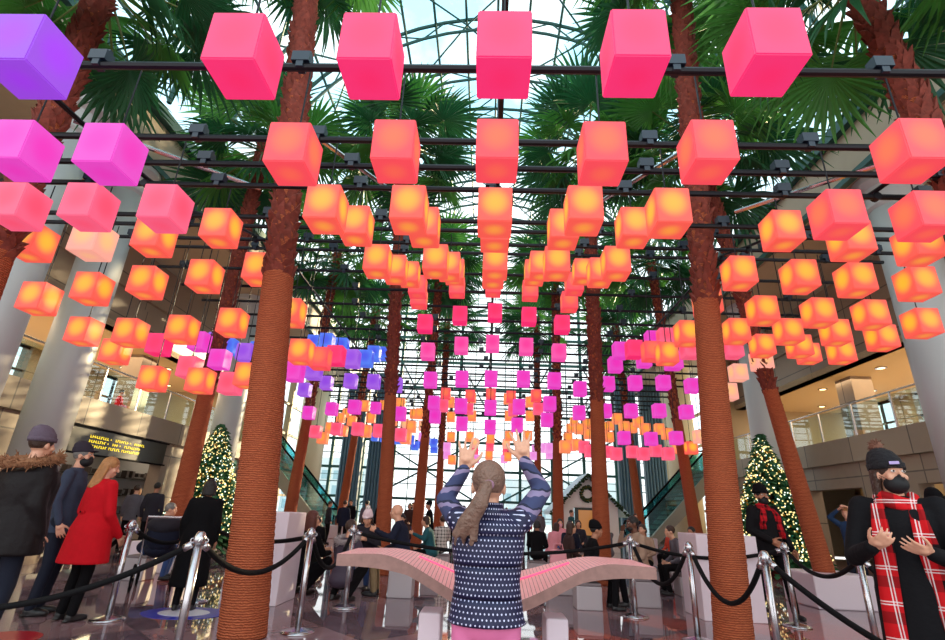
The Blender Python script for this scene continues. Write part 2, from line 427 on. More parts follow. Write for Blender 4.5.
def lantern_mat(c):
    hot, out = CC[c]
    def f(nt, tc, b):
        mp = N(nt, 'ShaderNodeMapping'); mp.inputs['Location'].default_value = (0, 0, -.02); mp.inputs['Scale'].default_value = (1, 1, .92)
        nt.links.new(tc.outputs['Object'], mp.inputs[0])
        ln = N(nt, 'ShaderNodeVectorMath', operation='LENGTH'); nt.links.new(mp.outputs[0], ln.inputs[0])
        mr = N(nt, 'ShaderNodeMapRange', interpolation_type='SMOOTHSTEP'); mr.inputs['From Min'].default_value = .146; mr.inputs['From Max'].default_value = .228
        nt.links.new(ln.outputs['Value'], mr.inputs['Value'])
        b.inputs['Base Color'].default_value = tuple(.07+.26*v for v in lin(out)[:3])+(1,)
        nt.links.new(mixc(nt, mr.outputs[0], lin(hot), lin(out)), b.inputs['Emission Color'])  # hot spot of an inner bulb painted as a radial emission gradient
        b.inputs['Emission Strength'].default_value = .80
    return pattern_mat('frosted_lantern_'+CN[c].replace(' ', '_'), f, .5, .15)
LM = {c: lantern_mat(c) for c in CC}
SHADE = {}
def shade_mesh(c):
    if c not in SHADE:
        bm = B(); box(bm, (0, 0, 0), (.315, .315, .365)); bmesh.ops.bevel(bm, geom=bm.edges[:], offset=.008, segments=2, affect='EDGES')
        me = bpy.data.meshes.new('shade'); bm.to_mesh(me); bm.free(); me.materials.append(LM[c]); SHADE[c] = me
    return SHADE[c]
bm = B(); tube(bm, (0, 0, 0), (0, 0, 1), .007, n=6); CABLE = bpy.data.meshes.new('cable'); bm.to_mesh(CABLE); bm.free(); CABLE.materials.append(DKSTEEL)
bm = B(); box(bm, (0, 0, .015), (.07, .07, .03)); tube(bm, (0, 0, .03), (0, 0, .06), .016); CAPM = bpy.data.meshes.new('cable_cap'); bm.to_mesh(CAPM); bm.free(); CAPM.materials.append(DKSTEEL)
LAN = '1,-2.86,3.73,V 1,-1.53,3.75,K 1,-0.75,3.76,K 1,0.04,3.78,K 1,0.81,3.8,K 1,1.58,3.82,K 2,-3.73,3.76,M 2,-3.01,3.74,M 2,-1.56,3.77,C 2,-0.76,3.81,C 2,0.02,3.83,C 2,0.82,3.82,C 2,1.62,3.85,C 2,3.14,3.89,C 3,-4.61,3.83,R 3,-3.91,3.84,R 3,-3.15,3.84,R 3,-1.59,3.87,O 3,-0.79,3.88,O 3,0.02,3.87,O 3,0.85,3.91,O 3,1.64,3.9,O 3,3.19,3.92,C 3,3.96,3.92,C 4,-5.31,3.94,O 4,-4.6,3.97,L 4,-3.89,4.04,O 4,-3.14,4.18,O 4,-1.56,4.25,O 4,-0.77,4.25,O 4,0.03,4.21,O 4,0.8,4.26,O 4,1.59,4.3,O 4,3.25,4.3,O 4,3.98,4.19,O 4,4.7,4.15,O 5,-5.89,3.61,O 5,-5.23,3.77,O 5,-4.52,3.88,O 5,-3.77,3.99,O 5,-3.06,4.11,O 5,-1.5,4.27,O 5,-0.73,4.29,O 5,0.05,4.29,O 5,0.85,4.3,O 5,1.62,4.32,O 5,3.19,4.22,O 5,3.95,4.19,O 5,4.64,4.16,O 5,5.39,4.13,O 6,-5.95,3.48,O 6,-5.25,3.48,O 6,-4.49,3.55,O 6,-3.77,3.68,O 6,-2.92,3.86,O 6,-1.44,4.61,O 6,-0.63,4.68,O 6,0.03,4.58,O 6,0.74,4.73,O 6,1.62,4.64,O 6,3.16,4.2,O 6,3.93,4.09,O 6,4.72,4.08,O 6,5.45,4.07,O 6,6.13,3.96,O 7,-6.11,3.45,O 7,-5.36,3.02,O 7,-4.59,3.01,O 7,-3.84,3.12,O 7,-3.04,3.54,O 7,-1.39,4.98,O 7,-0.62,5.05,O 7,0.73,5.07,O 7,1.56,5.11,O 7,3.19,4.04,O 7,3.98,4.1,O 7,4.81,4.12,O 7,5.55,4.13,O 7,6.26,4.06,O 8,-6.05,3.87,K 8,-5.38,3.46,R 8,-4.57,3.19,R 8,-3.03,3.7,C 8,-1.38,5.17,C 8,1.57,5.31,C 8,3.17,3.98,O 8,4.87,4.18,O 8,5.52,4.19,O 8,6.23,4.1,O 9,-5.88,4.24,M 9,-5.38,3.88,M 9,-3.83,3.68,M 9,-3.05,4.03,K 9,-1.48,5.32,C 9,-0.7,5.59,C 9,0.05,5.63,C 9,0.82,5.56,C 9,1.62,5.33,C 9,3.2,4.31,C 9,3.97,4.39,R 9,4.79,4.42,R 9,5.32,4.19,L 9,6.25,4.36,O 10,-6.05,4.54,P 10,-5.35,4.31,P 10,-3.78,3.95,P 10,-2.98,4.24,P 10,-1.44,5.1,K 10,-0.67,5.32,K 10,0.11,5.41,K 10,0.87,5.34,K 10,1.6,5.17,K 10,3.14,4.64,K 10,3.96,4.41,M 11,-6.24,4.71,B 11,-3.9,4.91,B 11,-2.91,4.52,B 11,-1.45,4.74,H 11,-0.66,4.91,H 11,0.08,4.98,H 11,0.88,4.93,H 11,1.65,4.81,H 11,3.09,4.9,M 11,4.17,5.28,R 11,5.47,3.99,L 11,5.76,4.45,L 12,-5.99,4.94,B 12,-4.53,5.17,B 12,-3.81,5.11,B 12,-2.95,4.92,B 12,-1.45,4.28,M 12,-0.66,4.33,M 12,0.07,4.36,M 12,0.88,4.38,M 12,1.65,4.36,M 12,3.19,4.82,M 12,3.92,4.97,M 12,4.17,5.54,M 13,-3.72,4.41,P 13,-3.09,4.41,P 13,-2.48,4.34,P 13,-0.7,3.83,M 13,0.08,3.81,M 13,0.83,3.86,M 13,1.64,3.96,M 13,2.45,4.39,M 13,3.2,4.55,M 13,3.92,4.6,M 13,4.67,4.63,M 13,5.42,4.57,M 14,-5.28,4.33,P 14,-4.67,4.55,P 14,-3.77,3.88,M 14,-3.12,5.48,B 14,-2.46,3.73,M 14,-1.52,4.07,M 14,-0.7,3.51,M 14,0.09,3.45,M 14,0.84,3.53,M 14,1.67,3.7,M 14,2.57,3.93,M 14,3.3,4.01,M 14,4.02,4.03,M 14,4.8,4.06,M 14,5.55,4.05,M 15,-5.38,3.83,M 15,-4.7,3.97,M 15,-3.84,3.4,R 15,-3.2,3.37,R 15,-2.54,3.27,R 15,-1.56,3.84,M 15,4.02,3.41,M 15,4.8,3.41,M 15,5.53,3.46,M 15,6.23,3.52,L 16,-5.4,3.4,R 16,-4.74,3.51,R 16,-3.81,3.48,A 16,-2.53,3.31,A 16,-1.42,4.36,R 16,0.1,4.76,C 16,0.82,4.3,R 16,1.55,4.78,C 16,2.43,3.21,A 16,3.2,3.11,R 16,3.99,3.05,R 16,4.81,3.08,R 16,5.57,3.11,R 16,6.29,3.31,O 17,-5.44,3.33,A 17,-3.78,4.39,M 17,-3.19,4.01,A 17,-2.53,3.8,A 17,-1.43,4.95,C 17,-0.6,4.91,C 17,0.79,4.92,C 17,1.7,4.54,R 17,3.19,3.34,R 17,3.96,3.21,R 17,4.74,3.24,R 17,5.51,3.3,R 17,6.27,3.42,A 18,-5.5,3.8,A 18,-3.1,4.74,A 18,-0.65,4.64,R 18,3.12,3.52,A 18,4.78,4.19,A 18,5.5,4.14,A 18,6.24,4,A 19,-5.32,3.84,A 19,-4.61,4.8,A 19,-3.76,3.86,A 19,-2.51,4.57,A 19,-1.41,5.05,A 19,-0.57,4.56,A 19,0.76,5.24,A 19,1.59,5.15,A 19,3.38,4.21,A 19,4.79,4.63,A 19,5.55,4.54,A 19,6.29,4.31,A 20,-5.28,4.37,A 20,-4.54,4.51,A 20,-3.19,4.32,L 20,-2.48,4.27,L 20,-1.41,4.65,A 20,-0.62,5.43,A 20,0.15,3.9,A 20,0.85,4.77,A 20,1.66,4.79,A 20,3.11,4,A 20,3.88,4.18,A 20,4.67,4.09,A 20,5.57,4.47,A 21,-5.99,4.62,A 21,-3,4.88,A 21,-1.43,4.01,A 21,-0.67,4.04,A 21,0.14,3.71,R 21,0.9,4.13,A 21,1.66,4.16,A 21,2.49,3.71,Q 21,3.41,3.82,R 21,4.04,4.72,A 21,4.76,4.62,A 22,-6.03,4.99,A 22,-4.46,5.39,A 22,-3.18,3.95,B 22,-1.41,3.2,A 22,-0.48,3.92,L 22,0.12,3.45,A 22,0.82,3.93,L 22,2.44,3.82,Q 23,-3.88,4.05,B 23,-3.12,3.82,B 23,-1.71,3.82,Q 23,-0.64,3.19,A 23,0.94,3.5,A 23,3.83,5.1,A 23,5.4,4.97,A 24,-4.69,4.23,B 24,-2.95,4.34,Q 24,-2.39,4.09,B 24,-1.76,3.58,Q 24,-0.51,3.84,R 24,0.89,3.85,R 24,3.8,4.97,A 25,-5.31,4.38,B 25,-3.09,4.13,B 25,-2.46,3.92,B 25,-0.47,3.54,Q 25,0.84,3.58,Q 25,2.19,3.77,Q 26,-2.92,4.4,B 26,2.37,4.2,Q 26,3.04,3.94,Q'
PIPE = {2: 4.67, 3: 4.70, 4: 4.78, 5: 4.92, 6: 5.32, 7: 5.6}
def pz(n): return PIPE.get(n, 4.67 if n < 2 else 5.92)
def rowY(n): return 2.27+.92*(n-1)
rows = {}
for s in LAN.split():
    n, x, z, c = s.split(','); rows.setdefault(int(n), []).append((float(x), float(z), c))
for n in sorted(rows):
    L = sorted(rows[n])
    for i, (x, z, c) in enumerate(L):
        bank = 'left' if x < -2.75 else ('right' if x > 2.75 else 'middle')
        near = 'nearest' if n == 1 else ordn(n)
        lab = '%s glowing cube lantern, %s from left in the %s hanging row' % (CN[c], ordn(i+1), near)
        t = thing('cube_lantern', lab, 'lantern', (x, rowY(n), z), group='glowing cube lanterns hung from the black pipes')
        o = bpy.data.objects.new('shade', shade_mesh(c)); COL.objects.link(o); o.parent = t
        o = bpy.data.objects.new('cable_cap', CAPM); COL.objects.link(o); o.parent = t; o.location = (0, 0, .183)
        o = bpy.data.objects.new('cable', CABLE); COL.objects.link(o); o.parent = t; o.location = (0, 0, .22); o.scale = (1, 1, max(.05, pz(n)-z-.275))

# black pipes across the hall with their clamped driver boxes
bm = B(); tube(bm, (-7.2, 0, 0), (7.4, 0, 0), .034, n=8); PIPEM = bpy.data.meshes.new('pipe'); bm.to_mesh(PIPEM); bm.free(); PIPEM.materials.append(DKSTEEL)
bm = B(); box(bm, (0, 0, .085), (.15, .10, .10)); box(bm, (0, 0, .02), (.06, .09, .09)); box(bm, (.06, 0, .15), (.02, .04, .03)); BOXM = bpy.data.meshes.new('driver_box'); bm.to_mesh(BOXM); bm.free(); BOXM.materials.append(mat('driver_box_blue', (26, 40, 56), .4))
bm = B(); lathe(bm, [(.05, -.035), (.05, .035)], n=12); CLM = bpy.data.meshes.new('pipe_clamp'); bm.to_mesh(CLM); bm.free(); CLM.materials.append(DKSTEEL)
ys = [(rowY(n), pz(n)) for n in range(1, 28)]+[(4.55, 4.72)]
for i, (y, z) in enumerate(sorted(ys)):
    t = thing('hanging_pipe', 'black horizontal pipe carrying lantern cables, %s from the front' % (ordn(i+1) if i < 28 else 'last'), 'pipe', (0, y, z), group='black pipes across the lantern canopy')
    o = bpy.data.objects.new('pipe', PIPEM); COL.objects.link(o); o.parent = t
    for k in range(9 if i < 12 else 7):
        o = bpy.data.objects.new('driver_box', BOXM); COL.objects.link(o); o.parent = t; o.location = ((k-4)*1.62+random.uniform(-.2, .2) if i < 12 else (k-3)*1.7+random.uniform(-.3, .3), 0, 0)
    for x in (-4.2, 0.05, 4.4):
        o = bpy.data.objects.new('pipe_clamp', CLM); COL.objects.link(o); o.parent = t; o.location = (x, 0, 0); o.rotation_euler = (PI/2, 0, 0)
for x, lab in ((-4.2, 'left'), (.05, 'middle'), (4.4, 'right')):
    bm = B(); path_tube(bm, [(x, rowY(n), pz(n)+.07) for n in range(1, 28)], .026)
    tag(obj('spine_pipe', bm, DKSTEEL), 'long black pipe running down the hall on the %s of the lantern canopy' % lab, 'pipe')
for k, (a, b, lab) in enumerate((((-1.95, 4.04, 4.8), (-1.0, 7.2, 5.7), 'silver diagonal brace left of the central lantern rows'), ((2.15, 4.04, 4.8), (1.2, 7.2, 5.7), 'silver diagonal brace right of the central lantern rows'),
    ((-4.3, 4.0, 4.8), (-3.0, 5.4, 5.0), 'silver diagonal brace over the left lanterns'), ((4.6, 4.0, 4.8), (3.2, 5.8, 5.05), 'silver diagonal brace over the right lanterns'))):
    bm = B(); tube(bm, a, b, .028, n=8); tag(obj('diagonal_brace', bm, STEEL), lab, 'brace')

# ---------------------------------------------------------------- palms
def bark_nodes(nt, tc, b):
    sx = N(nt, 'ShaderNodeSeparateXYZ'); nt.links.new(tc.outputs['Object'], sx.inputs[0])
    w = N(nt, 'ShaderNodeTexWave', wave_type='BANDS', bands_direction='Z'); w.inputs['Scale'].default_value = 14; w.inputs['Distortion'].default_value = 3.5; w.inputs['Detail'].default_value = 4; w.inputs['Detail Scale'].default_value = 3
    nt.links.new(tc.outputs['Object'], w.inputs['Vector'])
    no = N(nt, 'ShaderNodeTexNoise'); no.inputs['Scale'].default_value = 14; no.inputs['Detail'].default_value = 6
    nt.links.new(tc.outputs['Object'], no.inputs['Vector'])
    c = mixc(nt, w.outputs['Fac'], lin((150, 66, 40)), lin((214, 116, 74)))  # warm orange light on the trunks is mixed into the bark colours
    c = mixc(nt, mathn(nt, 'MULTIPLY', no.outputs['Fac'], .5), c, lin((150, 84, 60)))
    nt.links.new(c, b.inputs['Base Color'])
    h = mathn(nt, 'ADD', w.outputs['Fac'], no.outputs['Fac'])
    bp = N(nt, 'ShaderNodeBump'); bp.inputs['Strength'].default_value = .7; bp.inputs['Distance'].default_value = .03
    nt.links.new(h, bp.inputs['Height']); nt.links.new(bp.outputs[0], b.inputs['Normal'])
BARK = pattern_mat('palm_bark', bark_nodes, .8, .2)
BOOT = mat('palm_leaf_bases', (118, 52, 40), .9, var=.75, vscale=16, bump=.4, bscale=30)
FROND = mat('palm_frond', (74, 138, 58), .45, var=.45, vscale=2.5)
FROND2 = mat('palm_frond_dark', (38, 94, 56), .45, var=.45, vscale=2.5)
def leafy(m):
    nt = m.node_tree; b = nt.nodes['Principled BSDF']; o = nt.nodes['Material Output']
    t = nt.nodes.new('ShaderNodeBsdfTranslucent'); mx = nt.nodes.new('ShaderNodeMixShader'); mx.inputs[0].default_value = .45
    l = b.inputs['Base Color'].links
    if l: nt.links.new(l[0].from_socket, t.inputs[0])
    nt.links.new(b.outputs[0], mx.inputs[1]); nt.links.new(t.outputs[0], mx.inputs[2]); nt.links.new(mx.outputs[0], o.inputs[0])
leafy(FROND); leafy(FROND2)
STALK = mat('palm_stalk', (96, 110, 50), .5)

def trunk_mesh(r, z0, z1, zb, rnd, fine):
    bm = B(); rings = []; z = z0; k = 0; n = 22; step = .034 if fine else .14
    while z < z1:
        f = (z-z0)/(z1-z0)
        rr = r*(1.38-.38*min(1, f*2.2))*(1+ (.010 if k % 2 else -.010)+rnd.uniform(-.008, .008)) if z < zb else r*(.98-.12*f)
        rings.append([bm.verts.new((rr*math.cos(2*PI*i/n)*(1+rnd.uniform(-.006, .006)), rr*math.sin(2*PI*i/n), z+rnd.uniform(-.006, .006))) for i in range(n)])
        z += step if z < zb else .3; k += 1
    for a, b in zip(rings, rings[1:]):
        for i in range(n): bm.faces.new((a[i], a[(i+1) % n], b[(i+1) % n], b[i]))
    bm.faces.new(rings[0][::-1]); bm.faces.new(rings[-1])
    return bm
def boots_mesh(r, z0, z1, rnd, dense=1.):
    bm = B(); z = z0; k = 0
    while z < z1:
        a = k*2.39996+rnd.uniform(-.15, .15); ri = r*.84
        d = Vector((math.cos(a), math.sin(a), 0)); t = Vector((-math.sin(a), math.cos(a), 0)); w = .085*rnd.uniform(.8, 1.2)*(r/.152)*.8; out = rnd.uniform(.018, .062)
        L = rnd.uniform(.13, .24)
        c = Vector((0, 0, z)); p = [c+d*ri-t*w, c+d*ri+t*w, c+d*(ri+out)-t*w*.6+Vector((0, 0, L*.6)), c+d*(ri+out)+t*w*.6+Vector((0, 0, L*.6)), c+d*(ri+out*1.4)+Vector((0, 0, L))+t*rnd.uniform(-.06, .06)+d*rnd.uniform(-.02, .03), c+d*ri+Vector((0, 0, L*.9))]
        v = [bm.verts.new(q) for q in p]
        for f in ((0, 1, 3, 2), (2, 3, 4), (0, 2, 4, 5), (1, 5, 4, 3)): bm.faces.new([v[i] for i in f])
        z += .0115/dense; k += 1
    return bm
def frond_mesh(seed, mt):
    rnd = random.Random(seed); bm = B(); n = 30; L = rnd.uniform(.95, 1.1); R_ = rnd.uniform(.95, 1.15)
    # stalk along +X, drooping
    def stalk(t): return Vector((L*t, 0, -.10*t*t*L))
    path_tube(bm, [stalk(t/5) for t in range(6)], [.022, .02, .017, .014, .012, .01], 6)
    for f in bm.faces: f.material_index = 1
    hub = stalk(1)
    for i in range(n):
        a = R(-128+256*i/(n-1)); wa = R(256/(n-1)*.5)
        Lr = R_*(1-.22*abs(math.sin(a/1.6)))*rnd.uniform(.92, 1.04)
        prev = None
        dr = rnd.uniform(.18, .42)
        for j, t in enumerate((0.02, .3, .55, .78, 1)):
            rad = Lr*t; w = rad*math.tan(wa) if t <= .55 else Lr*.55*math.tan(wa)*(1-(t-.55)/.45*.93)
            zz = -dr*t**2.6*Lr-.12*abs(a)*t*.3; fold = w*.7
            c = Vector((math.cos(a)*rad, math.sin(a)*rad, zz)); s = Vector((-math.sin(a), math.cos(a), 0))
            v = [bm.verts.new(hub+c-s*w), bm.verts.new(hub+c+Vector((0, 0, -fold))), bm.verts.new(hub+c+s*w)]
            if prev: bm.faces.new((prev[0], prev[1], v[1], v[0])); bm.faces.new((prev[1], prev[2], v[2], v[1]))
            prev = v
    me = bpy.data.meshes.new('frond'); bm.to_mesh(me); bm.free(); me.materials.append(mt); me.materials.append(STALK)
    return me
FM = [frond_mesh(i, FROND if i % 2 else FROND2) for i in range(6)]
def palm(x, y, z0, zc, lean, label, r=.142, fine=False, nf=30, zb=None, scale=1., seed=0):
    rnd = random.Random(seed*7+3); zb = zb or 3.4
    t = thing('palm_tree', label, 'palm tree', (x, y, z0), group=None)
    t['group'] = 'tall fan palms standing in four lines'
    H = zc-z0
    # lean is applied as a shear of the trunk in its own shape
    def shear(bm):
        for v in bm.verts: v.co.x += lean*max(0, v.co.z)/H*(1 if True else 0)
        return bm
    obj('trunk', shear(trunk_mesh(r, 0, H, zb-z0, rnd, fine)), BARK, t, smooth=True)
    obj('leaf_bases', shear(boots_mesh(r, zb-z0-.15, H, rnd, 1. if fine else .45)), BOOT, t)
    for k in range(nf):
        f = k/nf; el = R(78-128*f+rnd.uniform(-9, 9)); az = k*2.39996+rnd.uniform(-.2, .2)
        o = bpy.data.objects.new('frond', FM[rnd.randrange(6)]); COL.objects.link(o); o.parent = t
        o.location = (lean+.1*math.cos(az), .1*math.sin(az), H-.5*f); o.rotation_euler = Euler((rnd.uniform(-.35, .35), -el, az), 'XYZ')
        s = scale*rnd.uniform(.85, 1.1)*(1.0 if f > .2 else .8); o.scale = (s, s, s)
PL = [
 (-2.33, 5.65, 0, 11.0, -.92, 'nearest left palm with ringed orange-lit trunk beside the white plinth', True, 3.9, .168),
 (2.71, 6.35, 0, 11.0, .55, 'nearest right palm with ringed orange-lit trunk beside the white plinth', True, 4.0, .148),
 (-2.0, 11, 0, 10.6, -.45, 'palm behind the seated bald man, second in the inner left line', True, 3.6, .118),
 (2.33, 11, 0, 10.6, .15, 'palm behind the black beanie sitter, second in the inner right line', True, 3.6, .13),
 (-2.2, 17.8, 0, 10.6, .2, 'palm rising by the left raised hand, third in the inner left line', False, 3.6),
 (2.4, 17.8, 0, 10.6, .1, 'palm left of the white cottage gable, third in the inner right line', False, 3.6),
 (-2.1, 24.5, 0, 10.6, -.1, 'thin far palm, fourth in the inner left line near the glass wall', False, 4),
 (2.42, 24.5, 0, 10.6, 0, 'thin far palm, fourth in the inner right line near the glass wall', False, 4),
 (-5.12, 4.6, 0, 8.0, -.15, 'palm with shaggy trunk cutting the top left corner of the view', True, 3.6),
 (5.35, 4.6, 0, 8.1, -.85, 'palm with shaggy leaning trunk at the top right corner of the view', True, 3.6),
 (-5.9, 10.3, .5, 9.9, .05, 'palm left of the left christmas tree, second in the outer left line', True, 3.5),
 (5.75, 9.6, .5, 9.6, -1.1, 'leaning palm right of the right christmas tree, second in the outer right line', True, 3.6, .118),
 (-6.0, 16.5, .5, 10.2, .3, 'palm right of the left christmas tree, third in the outer left line', False, 4.2),
 (6.35, 16.5, .5, 10.2, -.6, 'palm left of the right christmas tree, third in the outer right line', False, 4.2),
 (-6.0, 22.5, .5, 10.2, .5, 'far palm before the left ribbed pillars, fourth in the outer left line', False, 4.2),
 (6.42, 22.5, .5, 9.6, -.5, 'far palm before the right ribbed pillars, fourth in the outer right line', False, 4.2)]
for i, (x, y, z0, zc, ln, lab, fine, zb, *rest) in enumerate(PL):
    palm(x, y, z0, zc, ln, lab, fine=fine, zb=zb, r=rest[0] if rest else .142, seed=i, nf=34, scale=1.0 if y < 9 else 1.12)
    if z0 > 0:
        bm = B(); box(bm, (0, 0, .25), (.95, .95, .5))
        o = obj('planter_box', bm, WHITEP, loc=(x, y, 0), bevel=.02); tag(o, 'low white planter box under the '+lab.split(',')[0].replace('leaning ', ''), 'planter', 'white planter boxes')

# ---------------------------------------------------------------- queue barriers
def stanchion(x, y, label):
    t = thing('stanchion', label, 'stanchion', (x, y, 0), group='steel queue stanchions')
    bm = B(); lathe(bm, [(.17, 0), (.17, .012), (.12, .03), (.05, .045), (.035, .05)], n=32); obj('base', bm, STEEL, t, smooth=True)
    bm = B(); lathe(bm, [(.032, .045), (.032, .90)], n=20); obj('post', bm, STEEL, t, smooth=True)
    bm = B(); lathe(bm, [(.036, .90), (.048, .91), (.048, .95), (.038, .965), (.03, .985), (.012, .995)], n=24)
    obj('top_cap', bm, STEEL, t, smooth=True)
    for k in range(4):
        a = k*PI/2+.4; bm = B()
        path_tube(bm, [(math.cos(a)*.048+.016*math.cos(a)*math.sin(q), math.sin(a)*.048+.016*math.sin(a)*math.sin(q), .925+.016*math.cos(q)) for q in [PI*j/5 for j in range(6)]], .005, 6)
        obj('hook_eye', bm, STEEL, t)
ST = dict(A=(-3.98, 6.07), Z=(-3.72, 7.3), Bn=(-2.27, 4.35), Cn=(-1.88, 5.92), D=(-1.77, 7.38), E=(2.04, 7.71), F=(2.35, 6.4), G=(2.52, 5.05), H=(4.05, 7.55), I=(3.85, 5.8), J=(3.3, 3.0), K=(-4.6, 4.1))
SL = dict(A='steel stanchion in front of the seated man in jeans, beside the red coat', Z='steel stanchion left of the nearest left palm, before the black-coated figure', Bn='nearest steel stanchion on the left, left of the ringed palm',
 Cn='steel stanchion just right of the nearest left palm', D='steel stanchion in front of the grey puffer coat, left of the wavy bench', E='steel stanchion right of the wavy bench, before the man in beige', F='steel stanchion just left of the nearest right palm',
 G='nearest steel stanchion on the right, just right of the ringed palm', H='steel stanchion at the legs of the red-scarfed attendant', I='steel stanchion just left of the plaid-scarfed visitor')
for k, lab in SL.items(): stanchion(ST[k][0], ST[k][1], lab)
ROPE = mat('black_velvet_rope', (10, 9, 12), .8, spec=.2, bump=.3, bscale=60)
def rope(a, b, sag, label, r=.024, ca=True, cb=True):
    a = Vector(a); b = Vector(b); d = (b-a).normalized(); d.z = 0; n = 24
    t = thing('velvet_rope', label, 'rope', a, group='black velvet queue ropes')
    a2 = Vector((d.x*.055, d.y*.055, -.035)); b2 = b-a-Vector((d.x*.055, d.y*.055, .035))
    pts = [a2.lerp(b2, i/n)-Vector((0, 0, sag*(1-(2*i/n-1)**2))) for i in range(n+1)]
    bm = B(); path_tube(bm, pts, r, 10); obj('rope', bm, ROPE, t, smooth=True)
    for q, p, nx, on in ((Vector((0, 0, 0)), pts[0], pts[2], ca), (b-a, pts[-1], pts[-3], cb)):
        if not on: continue
        e = (nx-p).normalized(); bm = B(); tube(bm, p-e*.008, p+e*.06, r*1.2, n=12); path_tube(bm, [p-e*.005, p.lerp(q, .5)+Vector((0, 0, .012)), q.lerp(p, .22)], .007, 8)
        obj('snap_end', bm, STEEL, t, smooth=True)
def P3(k, z=.93): return (ST[k][0], ST[k][1], z)
rope(P3('Bn'), P3('Cn'), .27, 'black velvet rope sagging across the front of the nearest left palm')
rope(P3('Bn'), P3('K', .48), .22, 'black velvet rope sweeping low past the red coat to the left edge')
rope(P3('A'), P3('Z'), .17, 'black velvet rope behind the nearest left stanchion')
rope(P3('A'), (-5.6, 7.3, .6), .2, 'black velvet rope between the standing visitors and the left queue post')
rope(P3('Z'), P3('Cn'), .10, 'black velvet rope passing behind the nearest left palm to its right-hand post')
rope(P3('Cn'), P3('D'), .36, 'black velvet rope sagging in front of the grey puffer coat')
rope(P3('D'), P3('E'), .19, 'long thin black rope running behind the raised-arms visitor')
rope(P3('E'), P3('F'), .42, 'black velvet rope sagging low in front of the man in beige')
rope(P3('F'), P3('G'), .42, 'black velvet rope sagging across the front of the nearest right palm')
rope(P3('E'), P3('H'), .14, 'black velvet rope passing behind the nearest right palm')
rope(P3('G'), P3('J', .32), .20, 'thick black velvet rope dropping towards the bottom right foreground')
rope(P3('H'), P3('I'), .22, 'black velvet rope linking the attendant post to the plaid scarf post')
rope(P3('I'), (4.4, 4.3, .5), .3, 'black velvet rope hanging in front of the plaid-scarfed visitor')

# ---------------------------------------------------------------- wavy bench
def wood_nodes(nt, tc, b):
    sx = N(nt, 'ShaderNodeSeparateXYZ'); nt.links.new(tc.outputs['Object'], sx.inputs[0])
    fx = mathn(nt, 'FRACT', mathn(nt, 'MULTIPLY', sx.outputs[0], 52))
    ln = mathn(nt, 'LESS_THAN', fx, .14)
    no = N(nt, 'ShaderNodeTexNoise'); no.inputs['Scale'].default_value = 22; mp = N(nt, 'ShaderNodeMapping'); mp.inputs['Scale'].default_value = (6, .4, 2)
    nt.links.new(tc.outputs['Object'], mp.inputs[0]); nt.links.new(mp.outputs[0], no.inputs['Vector'])
    c = mixc(nt, no.outputs['Fac'], lin((250, 186, 184)), lin((226, 150, 146)))  # pink lantern light on the wood is put into the slat colours
    nt.links.new(mixc(nt, ln, c, lin((150, 92, 86))), b.inputs['Base Color'])
WOODT = pattern_mat('pink_lit_slats', wood_nodes, .45)
WOODS = mat('layered_plywood_edge', (150, 112, 104), .6, var=.35, vscale=30)
def wavy_bench():
    t = thing('wavy_bench', 'pink-lit slatted wave-shaped interactive table spreading like wings either side of the raised-arms visitor', 'table', (0.06, 2.92, 0))
    n = 48; W = .82; y0, y1 = -.05, .42
    def top(u, y):   # u in -1..1
        a = abs(u); k = min(1, max(0, (a-.04)/.72)); k = k*k*(3-2*k)
        return .885+.105*k+.012*math.sin(a*PI)-.10*(1-k)*(1-(y-y0)/(y1-y0))*.9
    def bot(u, y):
        a = abs(u); k = min(1, max(0, (a-.02)/.85)); k = k**.9*(1.9-.9*k)
        return .70+.235*k
    bm = B(); tops = []; ny = 5
    for i in range(n+1):
        u = -1+2*i/n; tops.append([bm.verts.new((u*W, y0+(y1-y0)*j/ny, top(u, y0+(y1-y0)*j/ny))) for j in range(ny+1)])
    bots = [[bm.verts.new((v.co.x, v.co.y, min(v.co.z-.055, bot(-1+2*i/n, v.co.y)))) for v in row] for i, row in enumerate(tops)]
    for i in range(n):
        for j in range(ny):
            f = bm.faces.new((tops[i][j], tops[i+1][j], tops[i+1][j+1], tops[i][j+1])); f.material_index = 0
            f = bm.faces.new((bots[i][j], bots[i][j+1], bots[i+1][j+1], bots[i+1][j])); f.material_index = 1
        f = bm.faces.new((tops[i][0], bots[i][0], bots[i+1][0], tops[i+1][0])); f.material_index = 1
        f = bm.faces.new((tops[i][ny], tops[i+1][ny], bots[i+1][ny], bots[i][ny])); f.material_index = 1
    for i in (0, n):
        for j in range(ny): f = bm.faces.new((tops[i][j], tops[i][j+1], bots[i][j+1], bots[i][j])); f.material_index = 0
    obj('wing_top', bm, [WOODT, WOODS], t)
    for s in (-1, 1):
        bm = B(); path_tube(bm, [(s*W*u, .26, top(u, .26)+.003) for u in [.12+.04*k for k in range(11)]], .007, 6)
        o = obj('light_strip', bm, mat('pink_light_strip', (255, 90, 130), .4, emit=(255, 70, 120), estr=.6), t); o['label'] = 'glowing pink light strip let into the slats'
        bm = B(); box(bm, (s*.33, .18, .36), (.115, .2, .72)); o = obj('pedestal', bm, WHITEP, t, bevel=.01); o['label'] = 'white box pedestal'
wavy_bench()

# white plinths by the nearest palms
for x, y, w, d, h, lab in ((-3.0, 7.6, .74, .7, 1.12, 'tall white plinth behind the nearest left palm'), (3.33, 8.0, .82, .7, 1.05, 'tall white plinth behind the nearest right palm')):
    bm = B(); box(bm, (0, 0, h/2), (w, d, h)); t = thing('white_plinth', lab, 'plinth', (x, y, 0)); obj('body', bm, WHITEP, t, bevel=.01)
    bm = B(); box(bm, (0, 0, .03), (w-.06, d-.06, .06)); 
    bm.free()

